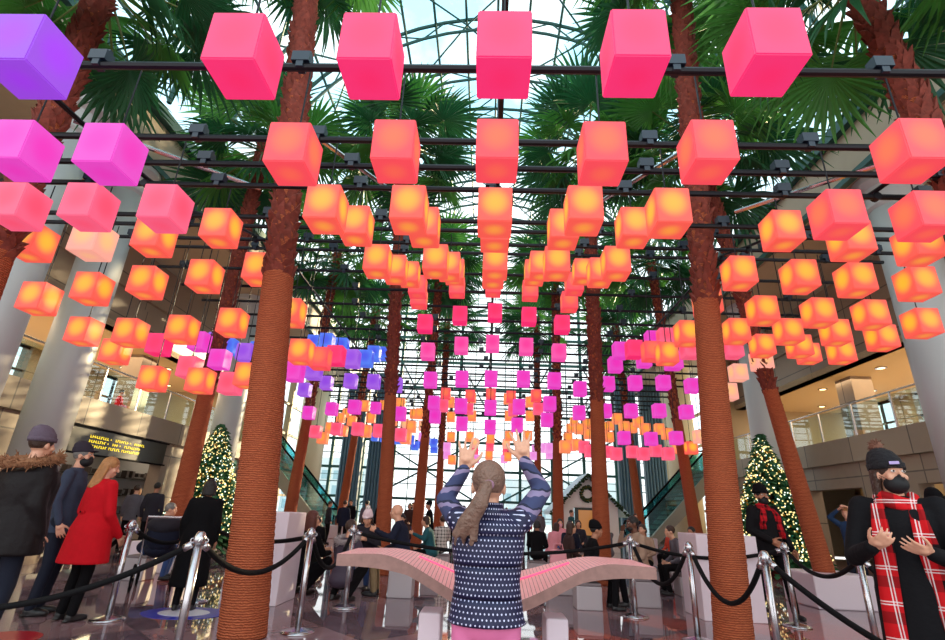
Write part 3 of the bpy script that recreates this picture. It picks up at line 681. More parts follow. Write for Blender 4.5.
# ---------------------------------------------------------------- christmas trees
def needle_nodes(nt, tc, b):
    v = N(nt, 'ShaderNodeTexNoise'); v.inputs['Scale'].default_value = 30; nt.links.new(tc.outputs['Object'], v.inputs['Vector'])
    nt.links.new(mixc(nt, v.outputs['Fac'], lin((16, 56, 34)), lin((60, 128, 76))), b.inputs['Base Color'])
NEED = pattern_mat('fir_needles', needle_nodes, .8)
XL = [mat('warm_fairy_bulb', (255, 226, 140), .4, emit=(255, 232, 160), estr=1.1), mat('white_fairy_bulb', (240, 250, 240), .4, emit=(230, 250, 235), estr=1.4), mat('gold_bauble', (200, 150, 50), .25, .8), mat('teal_bauble', (30, 120, 110), .25, .6)]
def xtree(x, y, h, r, label, seed):
    rnd = random.Random(seed); t = thing('christmas_tree', label, 'christmas tree', (x, y, 0), group=None)
    bm = B(); lathe(bm, [(.10, .2), (.03, h-.15)], n=10); obj('trunk', bm, BARK, t)
    bm = B(); lathe(bm, [(.34, 0), (.40, .38), (.36, .40), (.34, .34)], n=28); obj('pot', bm, mat('red_pot', (120, 20, 24), .4), t)
    bm = B(); z = .42
    while z < h-.05:
        f = (z-.42)/(h-.42); rr = r*(1-f)**.9+.03; nb = max(5, int(44*(1-f)+6))
        for k in range(nb):
            a = rnd.uniform(0, 2*PI); L = rr*rnd.uniform(.75, 1.08); d = Vector((math.cos(a), math.sin(a), -.28)); s = Vector((-math.sin(a), math.cos(a), 0))
            for q in range(5):
                p = Vector((0, 0, z+rnd.uniform(-.05, .05)))+d*L*(.38+.62*q/4); w = .055+.03*rnd.random(); up = Vector((0, 0, 1))
                v1 = bm.verts.new(p+s*w+up*.02); v2 = bm.verts.new(p-s*w+up*.02); v3 = bm.verts.new(p+d*.13-up*.01); v4 = bm.verts.new(p-up*.045)
                bm.faces.new((v1, v2, v3)); bm.faces.new((v1, v3, v4)); bm.faces.new((v2, v4, v3))
        z += .075
    for _ in range(26): pass
    o = obj('foliage', bm, NEED, t)
    bms = [B() for _ in XL]
    for k in range(2300):
        f = rnd.random()**1.5; z = .5+f*(h-.6); rr = (r*(1-(z-.42)/(h-.42))**.9+.03)*rnd.uniform(.92, 1.04); a = rnd.uniform(0, 2*PI)
        q = 0 if k % 5 < 3 else (1 if k % 5 == 3 else 2+(k//5) % 2); s = .019 if q < 2 else .03
        ell(bms[q], (rr*math.cos(a), rr*math.sin(a), z-.04), (s,)*3, u=6, v=4)
    for b_, m, nm in zip(bms, XL, ('fairy_lights', 'white_fairy_lights', 'gold_baubles', 'teal_baubles')):
        o2 = obj(nm, b_, m, t); o2['kind'] = 'stuff'
xtree(-7.35, 14, 3.3, 1.05, 'lit christmas tree with white and gold lights on the left, before the pale column', 1)
xtree(7.35, 14, 3.52, 1.08, 'lit christmas tree with white and gold lights on the right, behind the attendant', 2)

# ---------------------------------------------------------------- cottage kiosk
def kiosk():
    t = thing('cottage_kiosk', 'small white cottage kiosk with snowy gable roof and wreath at the far end', 'kiosk', (4.0, 21, 0))
    wp = mat('white_clapboard', (244, 243, 236), .6, var=.03)
    bm = B(); prism(bm, [(-1.15, 0), (-.55, 0), (-.55, 1.55), (.55, 1.55), (.55, 0), (1.15, 0), (1.15, 1.62), (0, 2.72), (-1.15, 1.62)], 0, 1.8); obj('wall', bm, wp, t)
    for s in (-1, 1):
        bm = B(); prism(bm, [(0, 2.82), (s*1.5, 1.36), (s*1.5, 1.24), (0, 2.68)], -.35, 2.0); o = obj('roof', bm, mat('pale_blue_roof', (190, 222, 235), .5), t)
        bm = B(); rnd = random.Random(5)
        for k in range(160):
            u = rnd.random(); p = Vector((s*1.5*u, -.38, 2.74-1.46*u)); ell(bm, p+Vector((rnd.uniform(-.05, .05), rnd.uniform(-.05, .03), rnd.uniform(-.08, .05))), (.045, .03, .03), u=6, v=4)
        o = obj('garland', bm, mat('fir_garland', (30, 62, 34), .8, var=.5, vscale=20), t); o['kind'] = 'stuff'
    bm = B(); box(bm, (0, .1, .78), (1.0, .06, 1.5)); obj('doorway', bm, mat('dark_green_door', (28, 48, 42), .4), t)
    bm = B(); box(bm, (0, .05, 1.0), (.72, .05, .9)); obj('window_pane', bm, mat('lit_kiosk_window', (120, 84, 50), .3, emit=(255, 170, 90), estr=.3), t)
kiosk()
rnd = random.Random(3); bm = B()
for k in range(150):
    a = rnd.uniform(0, 2*PI); rr = .25+rnd.uniform(-.06, .06); ell(bm, (rr*math.cos(a), rnd.uniform(-.05, .05), rr*math.sin(a)), (.05, .03, .035), u=6, v=4)
t = thing('wreath', 'round green wreath hanging on the gable of the white cottage kiosk', 'wreath', (4.0, 20.93, 2.05)); obj('greenery', bm, MATS['fir_garland'], t)
bm = B()
for k in range(14):
    a = k*.45; ell(bm, (.25*math.cos(a), -.07, .25*math.sin(a)), (.022,)*3, u=6, v=4)
obj('gold_berries', bm, XL[2], t)

# ---------------------------------------------------------------- sign over the left shop, right lettering, shop interiors
def glyph_lines(bm, words, y0, z0, h, w, gap, sgn=1):
    """rows of small raised strokes too fine to read, as the photo shows them"""
    rr = random.Random(8)
    for r_, row in enumerate(words):
        y = y0
        for n_ in row:
            if n_ == 0: box(bm, (0, y*sgn, z0-r_*h*1.75), (.006, w*.4, w*.4)); y += w+gap*2; continue
            for c_ in range(n_):
                box(bm, (0, y*sgn, z0-r_*h*1.75), (.006, w*.28, h)); box(bm, (0, (y+w*.35)*sgn, z0-r_*h*1.75+rr.choice((-.5, 0, .5))*h*.8), (.006, w*.5, h*.2)); y += w
            y += gap
t = thing('shop_sign', 'dark sign board with small yellow lines of lettering above the left shop entrance', 'sign', (-10.74, 14.9, 2.62))
bm = B(); box(bm, (0, 0, 0), (.08, 4.4, .66)); obj('board', bm, mat('dark_sign_board', (52, 50, 38), .35), t)
bm = B(); box(bm, (.03, 0, .34), (.12, 4.5, .04)); box(bm, (.03, 0, -.34), (.12, 4.5, .04)); obj('frame', bm, BLACK, t)
YL = mat('yellow_lettering', (250, 225, 60), .5, emit=(250, 222, 50), estr=1.0)
bm = B(); glyph_lines(bm, [(9, 0, 7, 0, 6), (8, 0, 3, 0, 9), (9, 6, 10)], -1.25, .13, .07, .082, .06)
o = obj('lettering', bm, YL, t, loc=(.045, 0, 0)); o['kind'] = 'stuff'; o['label'] = 'small yellow rows of lettering'
t = thing('shop_sign', 'dark sign board with yellow lettering at the left edge, behind the fur-hooded visitor', 'sign', (-10.74, 8.6, 2.62))
bm = B(); box(bm, (0, 0, 0), (.08, 3.4, .66)); obj('board', bm, MATS['dark_sign_board'], t)
bm = B(); glyph_lines(bm, [(9, 0, 7, 0), (8, 0, 4, 6)], -.6, .1, .09, .1, .06); o = obj('lettering', bm, YL, t, loc=(.045, 0, 0)); o['kind'] = 'stuff'
t = thing('wall_letter', 'pale letter W on the stone face at the right, above the shop opening', 'letter', (10.62, 11.9, 3.3))
bm = B(); W_ = [(.16, .17), (.08, -.17), (0, .1), (-.08, -.17), (-.16, .17)]
for p, q in zip(W_, W_[1:]): tube(bm, (0, p[0], p[1]), (0, q[0], q[1]), .02, n=6)
obj('strokes', bm, mat('white_lettering', (225, 222, 214), .5), t)

def shopback(s, y0, y1, lab, hue):
    t = thing('shop_interior', lab, 'shop interior', (s*13.2, (y0+y1)/2, 0)); L = y1-y0+2
    bm = B(); box(bm, (0, 0, 1.5), (.1, L, 3)); obj('back_wall', bm, mat('shop_wall_'+hue, dict(grey=(150, 150, 150), tan=(170, 140, 95))[hue], .6), t)
    for k in range(3):
        bm = B(); box(bm, (-s*.22, 0, .7+.6*k), (.35, L*.8, .03)); sh = obj('shelf', bm, DARKREC, t)
        bm = B(); rnd = random.Random(k)
        for q in range(12): box(bm, (-s*.22, -L*.36+q*L*.065, .7+.6*k+.13), (.2, .14, rnd.uniform(.12, .24)))
        o = obj('shelf_goods', bm, mat('shop_goods', (70, 60, 58), .5, var=.5, vscale=3), sh); o['kind'] = 'stuff'
shopback(-1, 12.6, 17.2, 'grey shop interior seen below the dark sign on the left', 'grey')
shopback(-1, 19, 22, 'grey shop interior further along the left side', 'grey')
shopback(1, 10.5, 13.5, 'tan shop interior below the lettering on the right', 'tan')
shopback(1, 15.5, 18, 'tan shop interior further along the right side', 'tan')
for s, y in ((-1, 15), (-1, 20.5), (1, 12), (1, 16.8)): light('shop_lamp', 'AREA', (s*12.2, y, 2.9), (0, 0, 0), 30, (1, .82, .6), 1.2, 3)

# ---------------------------------------------------------------- escalators at the far end
def escalator(s, lab):
    t = thing('escalator', lab, 'escalator', (s*6.6, 25.0, 0)); L = 4.2; H = 3.5
    bm = B(); prism(bm, [(0, 0), (s*.8, 0), (s*L, H-.35), (s*L, H), (s*(L-.5), H), (s*.5, .22), (0, .22)], -.75, .75); obj('truss', bm, mat('escalator_cladding', (170, 165, 150), .4, .2), t)
    bm = B()
    for k in range(15): box(bm, (s*(.62+k*.215), 0, .36+k*.212), (.24, 1.05, .06))
    obj('steps', bm, DARKREC, t)
    for y in (-.68, .68):
        bm = B(); prism(bm, [(0, .3), (s*.5, .3), (s*(L-.4), H+.05), (s*L, H+.05), (s*L, H+.85), (s*(L-.5), H+.85), (s*.35, 1.05), (0, 1.05)], y-.012, y+.012); g = obj('glass_side', bm, glass_mat('teal_glass_side', (150, 212, 214), .22), t)
        bm = B(); path_tube(bm, [(0, y, .5), (-s*.12, y, .8), (0, y, 1.1), (s*.4, y, 1.12), (s*(L-.5), y, H+.92), (s*L, y, H+.92)], .045, 8); obj('handrail', bm, BLACK, t)
escalator(-1, 'teal glass-sided escalator climbing to the left gallery at the far end')
escalator(1, 'teal glass-sided escalator climbing to the right gallery at the far end')
bm = B(); lathe(bm, [(.36, 0), (.36, .004)], n=40); 
for v in bm.verts: v.co.x *= 1.3
t = thing('floor_sticker', 'blue and white oval sticker on the floor beside the left queue post', 'sticker', (-3.45, 6.6, 0)); obj('disc', bm, mat('sticker_blue', (40, 50, 170), .3), t)
bm = B(); lathe(bm, [(.22, .004), (.22, .006)], n=40)
for v in bm.verts: v.co.x *= 1.3
obj('white_centre', bm, mat('sticker_white', (215, 215, 230), .3), t)
bm = B(); lathe(bm, [(.3, 0), (.3, .004)], n=40); o = obj('floor_sticker', bm, mat('sticker_red', (170, 20, 40), .3), loc=(-4.3, 5.15, 0)); tag(o, 'red round sticker on the floor at the feet of the fur-hooded man', 'sticker')

# ---------------------------------------------------------------- people
SKIN = [mat('skin_light', (216, 160, 132), .5), mat('skin_tan', (176, 120, 92), .5), mat('skin_dark', (108, 68, 50), .5)]
def cloth(name, rgb, var=.15, bump=.25): return mat('cloth_'+name, rgb, .85, var=var, vscale=14, bump=bump, bscale=26)
def remesh(o, vox, sm=4, dec=None):
    m = o.modifiers.new('remesh', 'REMESH'); m.mode = 'VOXEL'; m.voxel_size = vox; m.use_smooth_shade = True
    s = o.modifiers.new('smooth', 'SMOOTH'); s.factor = .5; s.iterations = sm
    return o
def loft(bm, rings, n=20):
    """rings: (centre, rx, ry, side axis, fwd axis)"""
    prev = None; first = None
    for c, rx, ry, sx, fy in rings:
        v = [bm.verts.new(Vector(c)+sx*rx*math.cos(2*PI*k/n)+fy*ry*math.sin(2*PI*k/n)) for k in range(n)]
        if prev:
            for k in range(n): bm.faces.new((prev[k], prev[(k+1) % n], v[(k+1) % n], v[k]))
        else: bm.faces.new(v[::-1])
        prev = v
    bm.faces.new(prev)
def hand(bm, w, d, pn, side, s=1., curl=.3, spread=.16):
    """w wrist, d finger direction, pn palm normal (palm faces pn), side=+1 thumb towards d x pn"""
    w = Vector(w); d = Vector(d).normalized(); pn = Vector(pn); pn = (pn-d*pn.dot(d)).normalized(); t = d.cross(pn)*side
    k = [w+d*.082*s+t*(.031-.0205*i)*s for i in range(4)]
    for i, q in enumerate(k): capsule(bm, w+d*.012*s+t*(.020-.0135*i)*s, q, .0135*s, .0115*s, 8)
    ell(bm, w+d*.045*s, (.03*s, .03*s, .022*s), u=10, v=6)
    for i, (q, L) in enumerate(zip(k, (.074, .084, .077, .060))):
        L *= s; a = (1.5-i)*spread; dd = (d*math.cos(a)+t*math.sin(a)).normalized(); p = q
        for j, fr in enumerate((.42, .32, .26)):
            c = curl*(j+.5); e = dd*math.cos(c)+pn*math.sin(c); q2 = p+e*L*fr
            capsule(bm, p, q2, (.0095-.0010*j)*s, (.0088-.0010*j)*s, 8); p = q2
    a0 = w+d*.022*s+t*.022*s; a1 = a0+(t*.75+d*.62+pn*.15).normalized()*.042*s; a2 = a1+(t*.55+d*.8+pn*.25).normalized()*.032*s; a3 = a2+(t*.25+d*.95+pn*.2).normalized()*.024*s
    capsule(bm, a0, a1, .014*s, .0115*s, 8); capsule(bm, a1, a2, .0108*s, .0098*s, 8); capsule(bm, a2, a3, .0095*s, .008*s, 8)
def pose_joints(kind, H, lean=0., J=None):
    k = H/1.75
    j = dict(pel=(0, 0, .95), waist=(0, .0, 1.12), chest=(0, .0, 1.30), neck=(0, -.015, 1.475), head=(0, .015, 1.625),
             sL=(-.175, -.01, 1.415), sR=(.175, -.01, 1.415), eL=(-.235, -.03, 1.13), eR=(.235, -.03, 1.13), wL=(-.235, .06, .90), wR=(.235, .06, .90),
             hL=(-.095, 0, .93), hR=(.095, 0, .93), kL=(-.10, .03, .50), kR=(.10, .03, .50), aL=(-.105, -.02, .085), aR=(.105, -.02, .085))
    up = ('pel', 'waist', 'chest', 'neck', 'head', 'sL', 'sR', 'eL', 'eR', 'wL', 'wR', 'hL', 'hR')
    if kind == 'sit':
        dz = .43
        for n in up: j[n] = (j[n][0], j[n][1], j[n][2]-dz)
        j.update(kL=(-.13, .42, .50), kR=(.13, .42, .50), aL=(-.14, .36, .085), aR=(.14, .38, .085), eL=(-.24, .06, .72), eR=(.24, .06, .72), wL=(-.11, .26, .66), wR=(.11, .28, .68))
    if kind == 'crouch':
        dz = .68
        for n in up: j[n] = (j[n][0], j[n][1], j[n][2]-dz)
        j.update(kL=(-.15, .36, .42), kR=(.15, .34, .40), aL=(-.13, .04, .085), aR=(.13, .02, .085), eL=(-.22, .14, .52), eR=(.22, .14, .52), wL=(-.10, .34, .56), wR=(.10, .36, .55))
    if kind == 'walk': j.update(kL=(-.10, .16, .50), aL=(-.11, .20, .085), kR=(.10, -.02, .49), aR=(.10, -.24, .12))
    if lean:
        px, py, pz_ = j['pel']; c, s = math.cos(lean), math.sin(lean)
        for n in ('waist', 'chest', 'neck', 'head', 'sL', 'sR', 'eL', 'eR', 'wL', 'wR'):
            if J and n in J: continue
            x, y, z = j[n]; y -= py; z -= pz_; j[n] = (x, py+y*c+z*s, pz_-y*s+z*c)
    if J: j.update(J)
    return {n: Vector(v)*k for n, v in j.items()}, k
def person(label, loc, rz, H=1.72, kind='stand', lean=0., J=None, top=None, bottom=None, skin=0, hair=None, hairlen=0, hat=None, hatcol=None, mask=None, hem=None,
           fat=1., fine=False, shoes=None, look=(0, 0), group=None, sleeves=None, face=False, hands=None, vox=None, z=None, scarf=None, topname='jacket', flare=1., hs=1.):
    j, k = pose_joints(kind, H, lean, J); w = fat
    t = thing('person', label, 'person', (loc[0], loc[1], loc[2] if len(loc) > 2 else 0), rz, group)
    vb = vox or (.0065 if fine else .011); vc = .012 if fine else .02
    hq = Euler((look[0], 0, look[1]), 'XYZ').to_quaternion()
    hc = j['head']
    hk = k*hs
    def hp(x, y, z_): return hc+hq @ (Vector((x, y, z_))*hk)
    # body
    bm = B()
    ell(bm, hp(0, -.008, .022), (.074*hk, .092*hk, .092*hk), hq, 20, 14)
    ell(bm, hp(0, .018, -.045), (.056*hk, .066*hk, .072*hk), hq, 16, 10)
    ell(bm, hp(0, .062, -.085), (.026*hk, .024*hk, .022*hk), hq)      # chin
    capsule(bm, hp(0, .085, .012), hp(0, .103, -.022), .009*hk, .013*hk, 8)   # nose
    ell(bm, hp(0, .088, -.052), (.022*hk, .010*hk, .007*hk), hq); ell(bm, hp(0, .086, -.063), (.019*hk, .010*hk, .007*hk), hq)
    ell(bm, hp(0, .078, .038), (.052*hk, .014*hk, .010*hk), hq)
    for s in (-1, 1): ell(bm, hp(s*.077, -.004, -.008), (.010*hk, .020*hk, .032*hk), hq); ell(bm, hp(s*.045, .06, -.025), (.022*hk, .02*hk, .022*hk), hq)
    capsule(bm, j['neck']-Vector((0, 0, .05*k)), hp(0, -.012, -.05), .056*k, .052*k, 12)
    capsule(bm, j['chest'], j['pel'], .10*k, .10*k); capsule(bm, j['sL'].lerp(j['sR'], .15), j['sR'].lerp(j['sL'], .15), .035*k)
    for s in 'LR':
        capsule(bm, j['s'+s], j['e'+s], .046*k, .036*k); capsule(bm, j['e'+s], j['w'+s], .035*k, .024*k)
        capsule(bm, j['h'+s], j['k'+s], .072*k, .05*k); capsule(bm, j['k'+s], j['a'+s], .048*k, .035*k)
        hd = (hands or {}).get(s)
        d = hd[0] if hd else (j['w'+s]-j['e'+s]); pn = hd[1] if hd else Vector((1 if s == 'L' else -1, 0, 0)); sd = hd[2] if hd else (1 if s == 'L' else -1)*-1
        hand(bm, j['w'+s], d, pn, sd, k*(1.18 if hs > 1 else 1), hd[3] if hd else .35, hd[4] if hd else .10)
    o = obj('body', bm, SKIN[skin], t); remesh(o, vb, 3)
    if face:
        for s in (-1, 1):
            b = B(); ell(b, hp(s*.032, .079, .012), (.014*hk, .008*hk, .008*hk), hq); e = obj('eye', b, mat('eye_white', (225, 222, 218), .3), t, smooth=True)
            b = B(); ell(b, hp(s*.032, .0855, .012), (.0062*hk, .004*hk, .0062*hk), hq); obj('iris', b, mat('iris_brown', (50, 30, 20), .2), e, smooth=True)
            b = B(); capsule(b, hp(s*.018, .094, .036), hp(s*.05, .082, .038), .0045*hk, .003*hk, 6); obj('eyebrow', b, mat('brow_hair', (50, 34, 26), .8), t)
    # clothing
    sx = (j['sR']-j['sL']).normalized()
    hemz = hem if hem is not None else (.80 if kind == 'stand' or kind == 'walk' else None)
    bm = B()
    up = (j['neck']-j['pel']).normalized(); fy = up.cross(sx).normalized()
    rg = []
    if hemz is not None:
        rg.append((Vector((j['pel'].x, j['pel'].y, hemz*k)), .185*k*w*flare, .145*k*w*flare, Vector((1, 0, 0)), Vector((0, 1, 0))))
    rg += [(j['pel'], .172*k*w*(1+(flare-1)*.6), .135*k*w*(1+(flare-1)*.6), sx, fy), (j['waist'], .155*k*w, .122*k*w, sx, fy), (j['chest'], .178*k*w, .125*k*w, sx, fy), (j['chest'].lerp(j['neck'], .55), .172*k*w, .108*k*w, sx, fy), (j['chest'].lerp(j['neck'], .85), .10*k*w, .078*k, sx, fy), (j['neck']+up*.02*k, .066*k, .066*k, sx, fy)]
    loft(bm, rg)
    if kind == 'sit' or kind == 'crouch': ell(bm, j['pel'], (.185*k*w, .17*k*w, .12*k*w))
    capsule(bm, j['sL'], j['sR'], .060*k, .060*k)
    ar = .060*k*(1+(w-1)*.8)
    slv = []
    for s in 'LR':
        b = bm
        if sleeves: b = B(); slv.append(b)
        capsule(b, j['s'+s], j['e'+s], ar*1.05, ar*.86); capsule(b, j['e'+s], j['w'+s].lerp(j['e'+s], .04), ar*.84, ar*.62)
        if sleeves: capsule(bm, j['s'+s], j['s'+s].lerp(j['e'+s], .02), ar*1.1, ar*1.06)
    o = obj(topname, bm, top or BLACK, t); remesh(o, vc, 6 if not sleeves else 5)
    for b in slv: o = obj('sleeve', b, sleeves, t); remesh(o, vc*.8, 3)
    bm = B(); bt = bottom or mat('dark_jeans', (26, 30, 44), .8, var=.2)
    ell(bm, j['pel']-Vector((0, 0, .02*k)), (.165*k, .125*k, .11*k))
    for s in 'LR': capsule(bm, j['h'+s], j['k'+s], .088*k, .066*k, 12); capsule(bm, j['k'+s], j['a'+s], .064*k, .052*k, 12)
    o = obj('trousers', bm, bt, t); remesh(o, vc, 3)
    for s in 'LR':
        bm = B(); a = j['a'+s]; sh = (j['k'+s]-a); dirv = Vector((0, 1, 0))
        ell(bm, a+Vector((0, .0, -.035*k)), (.043*k, .06*k, .05*k)); ell(bm, a+Vector((0, .085*k, -.050*k)), (.046*k, .10*k, .036*k)); ell(bm, a+Vector((0, .05*k, -.074*k)), (.046*k, .135*k, .013*k))
        o = obj('shoe', bm, shoes or mat('black_shoe', (22, 20, 22), .35), t); remesh(o, .012 if fine else .016, 2)
    # hair
    if hair:
        bm = B(); HM = mat('hair_'+hair, dict(brown=(58, 34, 22), black=(20, 16, 16), blonde=(176, 122, 72), grey=(120, 116, 112), ash=(122, 92, 78), auburn=(86, 36, 24))[hair], .45, var=.4, vscale=26, bump=.7, bscale=70)
        ell(bm, hp(0, -.016, .036), (.084*hk, .098*hk, .093*hk), hq, 20, 12)
        if hairlen:
            n = 9
            for i in range(n):
                a = PI*(.0+i/(n-1)); x, y = .074*math.cos(a), -.018-.068*math.sin(a)
                capsule(bm, hp(x, y, .02), hp(x*1.15, y*1.1-.01, -hairlen), .028*hk, .022*hk, 8)
        o = obj('hair', bm, HM, t); remesh(o, .010 if fine else .014, 2)
        # open the face: hair kept behind the brow
        o.location = (0, 0, 0)
    if hat:
        bm = B(); HC = hatcol or BLACK
        if hat in ('beanie', 'pompom', 'cap'):
            loft(bm, [(hp(0, -.016, .040), .092*hk, .106*hk, hq @ Vector((1, 0, 0)), hq @ Vector((0, 1, 0))), (hp(0, -.018, .060), .095*hk, .110*hk, hq @ Vector((1, 0, 0)), hq @ Vector((0, 1, 0))),
                      (hp(0, -.022, .100), .088*hk, .104*hk, hq @ Vector((1, 0, 0)), hq @ Vector((0, 1, 0))), (hp(0, -.036, .150), .064*hk, .078*hk, hq @ Vector((1, 0, 0)), hq @ Vector((0, 1, 0))), (hp(0, -.042, .178), .024*hk, .03*hk, hq @ Vector((1, 0, 0)), hq @ Vector((0, 1, 0)))])
            if hat == 'cap': ell(bm, hp(0, .10, .048), (.062*hk, .055*hk, .010*hk), hq)
        o = obj('hat', bm, HC, t); remesh(o, .008 if fine else .013, 2)
        if hat != 'cap':
            bm = B(); loft(bm, [(hp(0, -.012, .030), .097*hk, .111*hk, hq @ Vector((1, 0, 0)), hq @ Vector((0, 1, 0))), (hp(0, -.016, .068), .099*hk, .113*hk, hq @ Vector((1, 0, 0)), hq @ Vector((0, 1, 0)))]); obj('turned_cuff', bm, HC, o, smooth=True)
        if hat == 'pompom':
            bm = B(); rr = random.Random(4); c = hp(0, -.05, .19)
            for _ in range(90):
                v = Vector((rr.gauss(0, 1), rr.gauss(0, 1), rr.gauss(0, 1))).normalized(); x_, y_ = frame_for(v); tube(bm, c, c+v*.05*hk*rr.uniform(.8, 1.15), .006*hk, .002*hk, 4)
            ell(bm, c, (.038*hk,)*3); obj('pompom', bm, mat('pompom_fur_'+('white' if hatcol and 'white' in hatcol.name else 'brown'), (236, 226, 222) if hatcol and 'white' in hatcol.name else (120, 80, 64), .9), t)
    if mask:
        bm = B(); ell(bm, hp(0, .034, -.064), (.067*hk, .070*hk, .060*hk), hq, 18, 12); ell(bm, hp(0, .090, -.028), (.020*hk, .022*hk, .026*hk), hq)
        o = obj('face_mask', bm, mask, t); remesh(o, .007, 4)
        bm = B()
        for s in (-1, 1):
            for dz in (-.03, .0): path_tube(bm, [hp(s*.055, .05, -.04+dz), hp(s*.072, .03, -.02+dz*.7), hp(s*.084, .0, .0+dz*.4)], .0016*hk, 5)
        obj('ear_loops', bm, mask, o)
    return t, j, k, hp, hq

# --- the visitor with raised arms
def dots_nodes(nt, tc, b):
    sx = N(nt, 'ShaderNodeSeparateXYZ'); nt.links.new(tc.outputs['Object'], sx.inputs[0])
    ang = mathn(nt, 'ARCTAN2', sx.outputs[0], sx.outputs[1])
    u = mathn(nt, 'MULTIPLY', ang, 44/(2*PI)); v = mathn(nt, 'MULTIPLY', sx.outputs[2], 1/.0215)
    row = mathn(nt, 'FLOOR', v); off = mathn(nt, 'MULTIPLY', mathn(nt, 'MODULO', row, 2), .5)
    fu = mathn(nt, 'SUBTRACT', mathn(nt, 'FRACT', mathn(nt, 'ADD', u, off)), .5); fv = mathn(nt, 'SUBTRACT', mathn(nt, 'FRACT', v), .5)
    d = mathn(nt, 'ADD', mathn(nt, 'MULTIPLY', fu, fu), mathn(nt, 'MULTIPLY', fv, fv))
    dot = mathn(nt, 'LESS_THAN', d, .034)
    nt.links.new(mixc(nt, dot, lin((22, 24, 62)), lin((205, 205, 235))), b.inputs['Base Color'])
    s = mathn(nt, 'FRACT', mathn(nt, 'MULTIPLY', sx.outputs[2], 1/.125)); q = mathn(nt, 'ABSOLUTE', mathn(nt, 'SUBTRACT', s, .5))
    q = mathn(nt, 'POWER', mathn(nt, 'MULTIPLY', q, 2), 8)
    no = N(nt, 'ShaderNodeTexNoise'); no.inputs['Scale'].default_value = 11; nt.links.new(tc.outputs['Object'], no.inputs['Vector'])
    h = mathn(nt, 'SUBTRACT', mathn(nt, 'MULTIPLY', no.outputs['Fac'], .7), q)
    bp = N(nt, 'ShaderNodeBump'); bp.inputs['Strength'].default_value = .9; bp.inputs['Distance'].default_value = .02
    nt.links.new(h, bp.inputs['Height']); nt.links.new(bp.outputs[0], b.inputs['Normal'])
DOTS = pattern_mat('navy_dotted_quilt', dots_nodes, .5, .4)
def sleeve_nodes(nt, tc, b):
    sx = N(nt, 'ShaderNodeSeparateXYZ'); nt.links.new(tc.outputs['Object'], sx.inputs[0])
    no = N(nt, 'ShaderNodeTexNoise'); no.inputs['Scale'].default_value = 9; nt.links.new(tc.outputs['Object'], no.inputs['Vector'])
    v = mathn(nt, 'ADD', mathn(nt, 'MULTIPLY', sx.outputs[2], 13), mathn(nt, 'MULTIPLY', no.outputs['Fac'], 1.2))
    s = mathn(nt, 'FRACT', v); c = mixc(nt, mathn(nt, 'GREATER_THAN', s, .55), lin((62, 68, 104)), lin((140, 126, 160)))
    nt.links.new(mixc(nt, mathn(nt, 'GREATER_THAN', s, .86), c, lin((40, 44, 66))), b.inputs['Base Color'])
SLV = pattern_mat('striped_grey_lilac_sleeve', sleeve_nodes, .8, .3)
Zv, Yv = Vector((0, 0, 1)), Vector((0, 1, 0))
g, j, k, hp, hq = person('person seen from behind raising both hands, in a navy dotted quilted vest with striped sleeves', (.02, 2.5), 0, H=1.46,
    J=dict(head=(-.005, .02, 1.60), wL=(-.152, .20, 1.705), wR=(.206, .18, 1.765), eL=(-.262, .20, 1.525), eR=(.318, .21, 1.60), sL=(-.172, .02, 1.425), sR=(.178, .02, 1.43)), top=DOTS, bottom=mat('pink_leggings', (226, 120, 170), .7), sleeves=SLV, topname='vest',
    hem=.925, fat=1.12, fine=True, hair='ash', hands={'L': (Vector((.10, .05, 1)), Yv, -1, .10, .24), 'R': (Vector((-.12, .05, 1)), Yv, 1, .10, .24)}, shoes=mat('grey_trainer', (150, 150, 160), .6), vox=.0055, flare=1.04, hs=1.14)
bm = B(); capsule(bm, hp(0, -.10, .01), hp(-.012, -.135, -.01), .022*k, .03*k); capsule(bm, hp(-.012, -.135, -.01), hp(-.045, -.16, -.09), .036*k, .046*k); capsule(bm, hp(-.045, -.16, -.09), hp(-.090, -.15, -.17), .044*k, .036*k); capsule(bm, hp(-.090, -.15, -.17), hp(-.112, -.14, -.235), .034*k, .014*k)
rr = random.Random(2)
for q in range(26):
    a = rr.uniform(0, 2*PI); ox, oy = .036*math.cos(a), .03*math.sin(a)
    path_tube(bm, [hp(-.012+ox*.5, -.137+oy*.5, -.01), hp(-.045+ox, -.16+oy, -.09), hp(-.090+ox*1.2, -.15+oy, -.16), hp(-.112+ox*1.1+rr.uniform(-.03, .03), -.14+oy*.6, -.22-rr.uniform(0, .06))], [.008, .009, .008, .003], 6)
o = obj('ponytail', bm, MATS['hair_ash'], g); remesh(o, .007, 2)
bm = B(); lathe(bm, [(.024, -.008), (.03, 0), (.024, .008)], n=14)
for v in bm.verts: v.co = Euler((1.3, 0, 0)).to_matrix() @ v.co*k + hp(0, -.112, .004)
obj('hair_tie', bm, mat('mauve_tie', (150, 110, 130), .8), g)
bm = B(); loft(bm, [(j['neck']+Vector((0, 0, z_*k)), r_*k, r_*.95*k, Vector((1, 0, 0)), Vector((0, 1, 0))) for z_, r_ in ((-.05, .10), (0, .083), (.04, .078))]); o = obj('collar', bm, DOTS, g, smooth=True)
for o in g.children:
    if o.name.startswith('hair') and 'tie' not in o.name: o['label'] = 'ash brown hair pulled back'

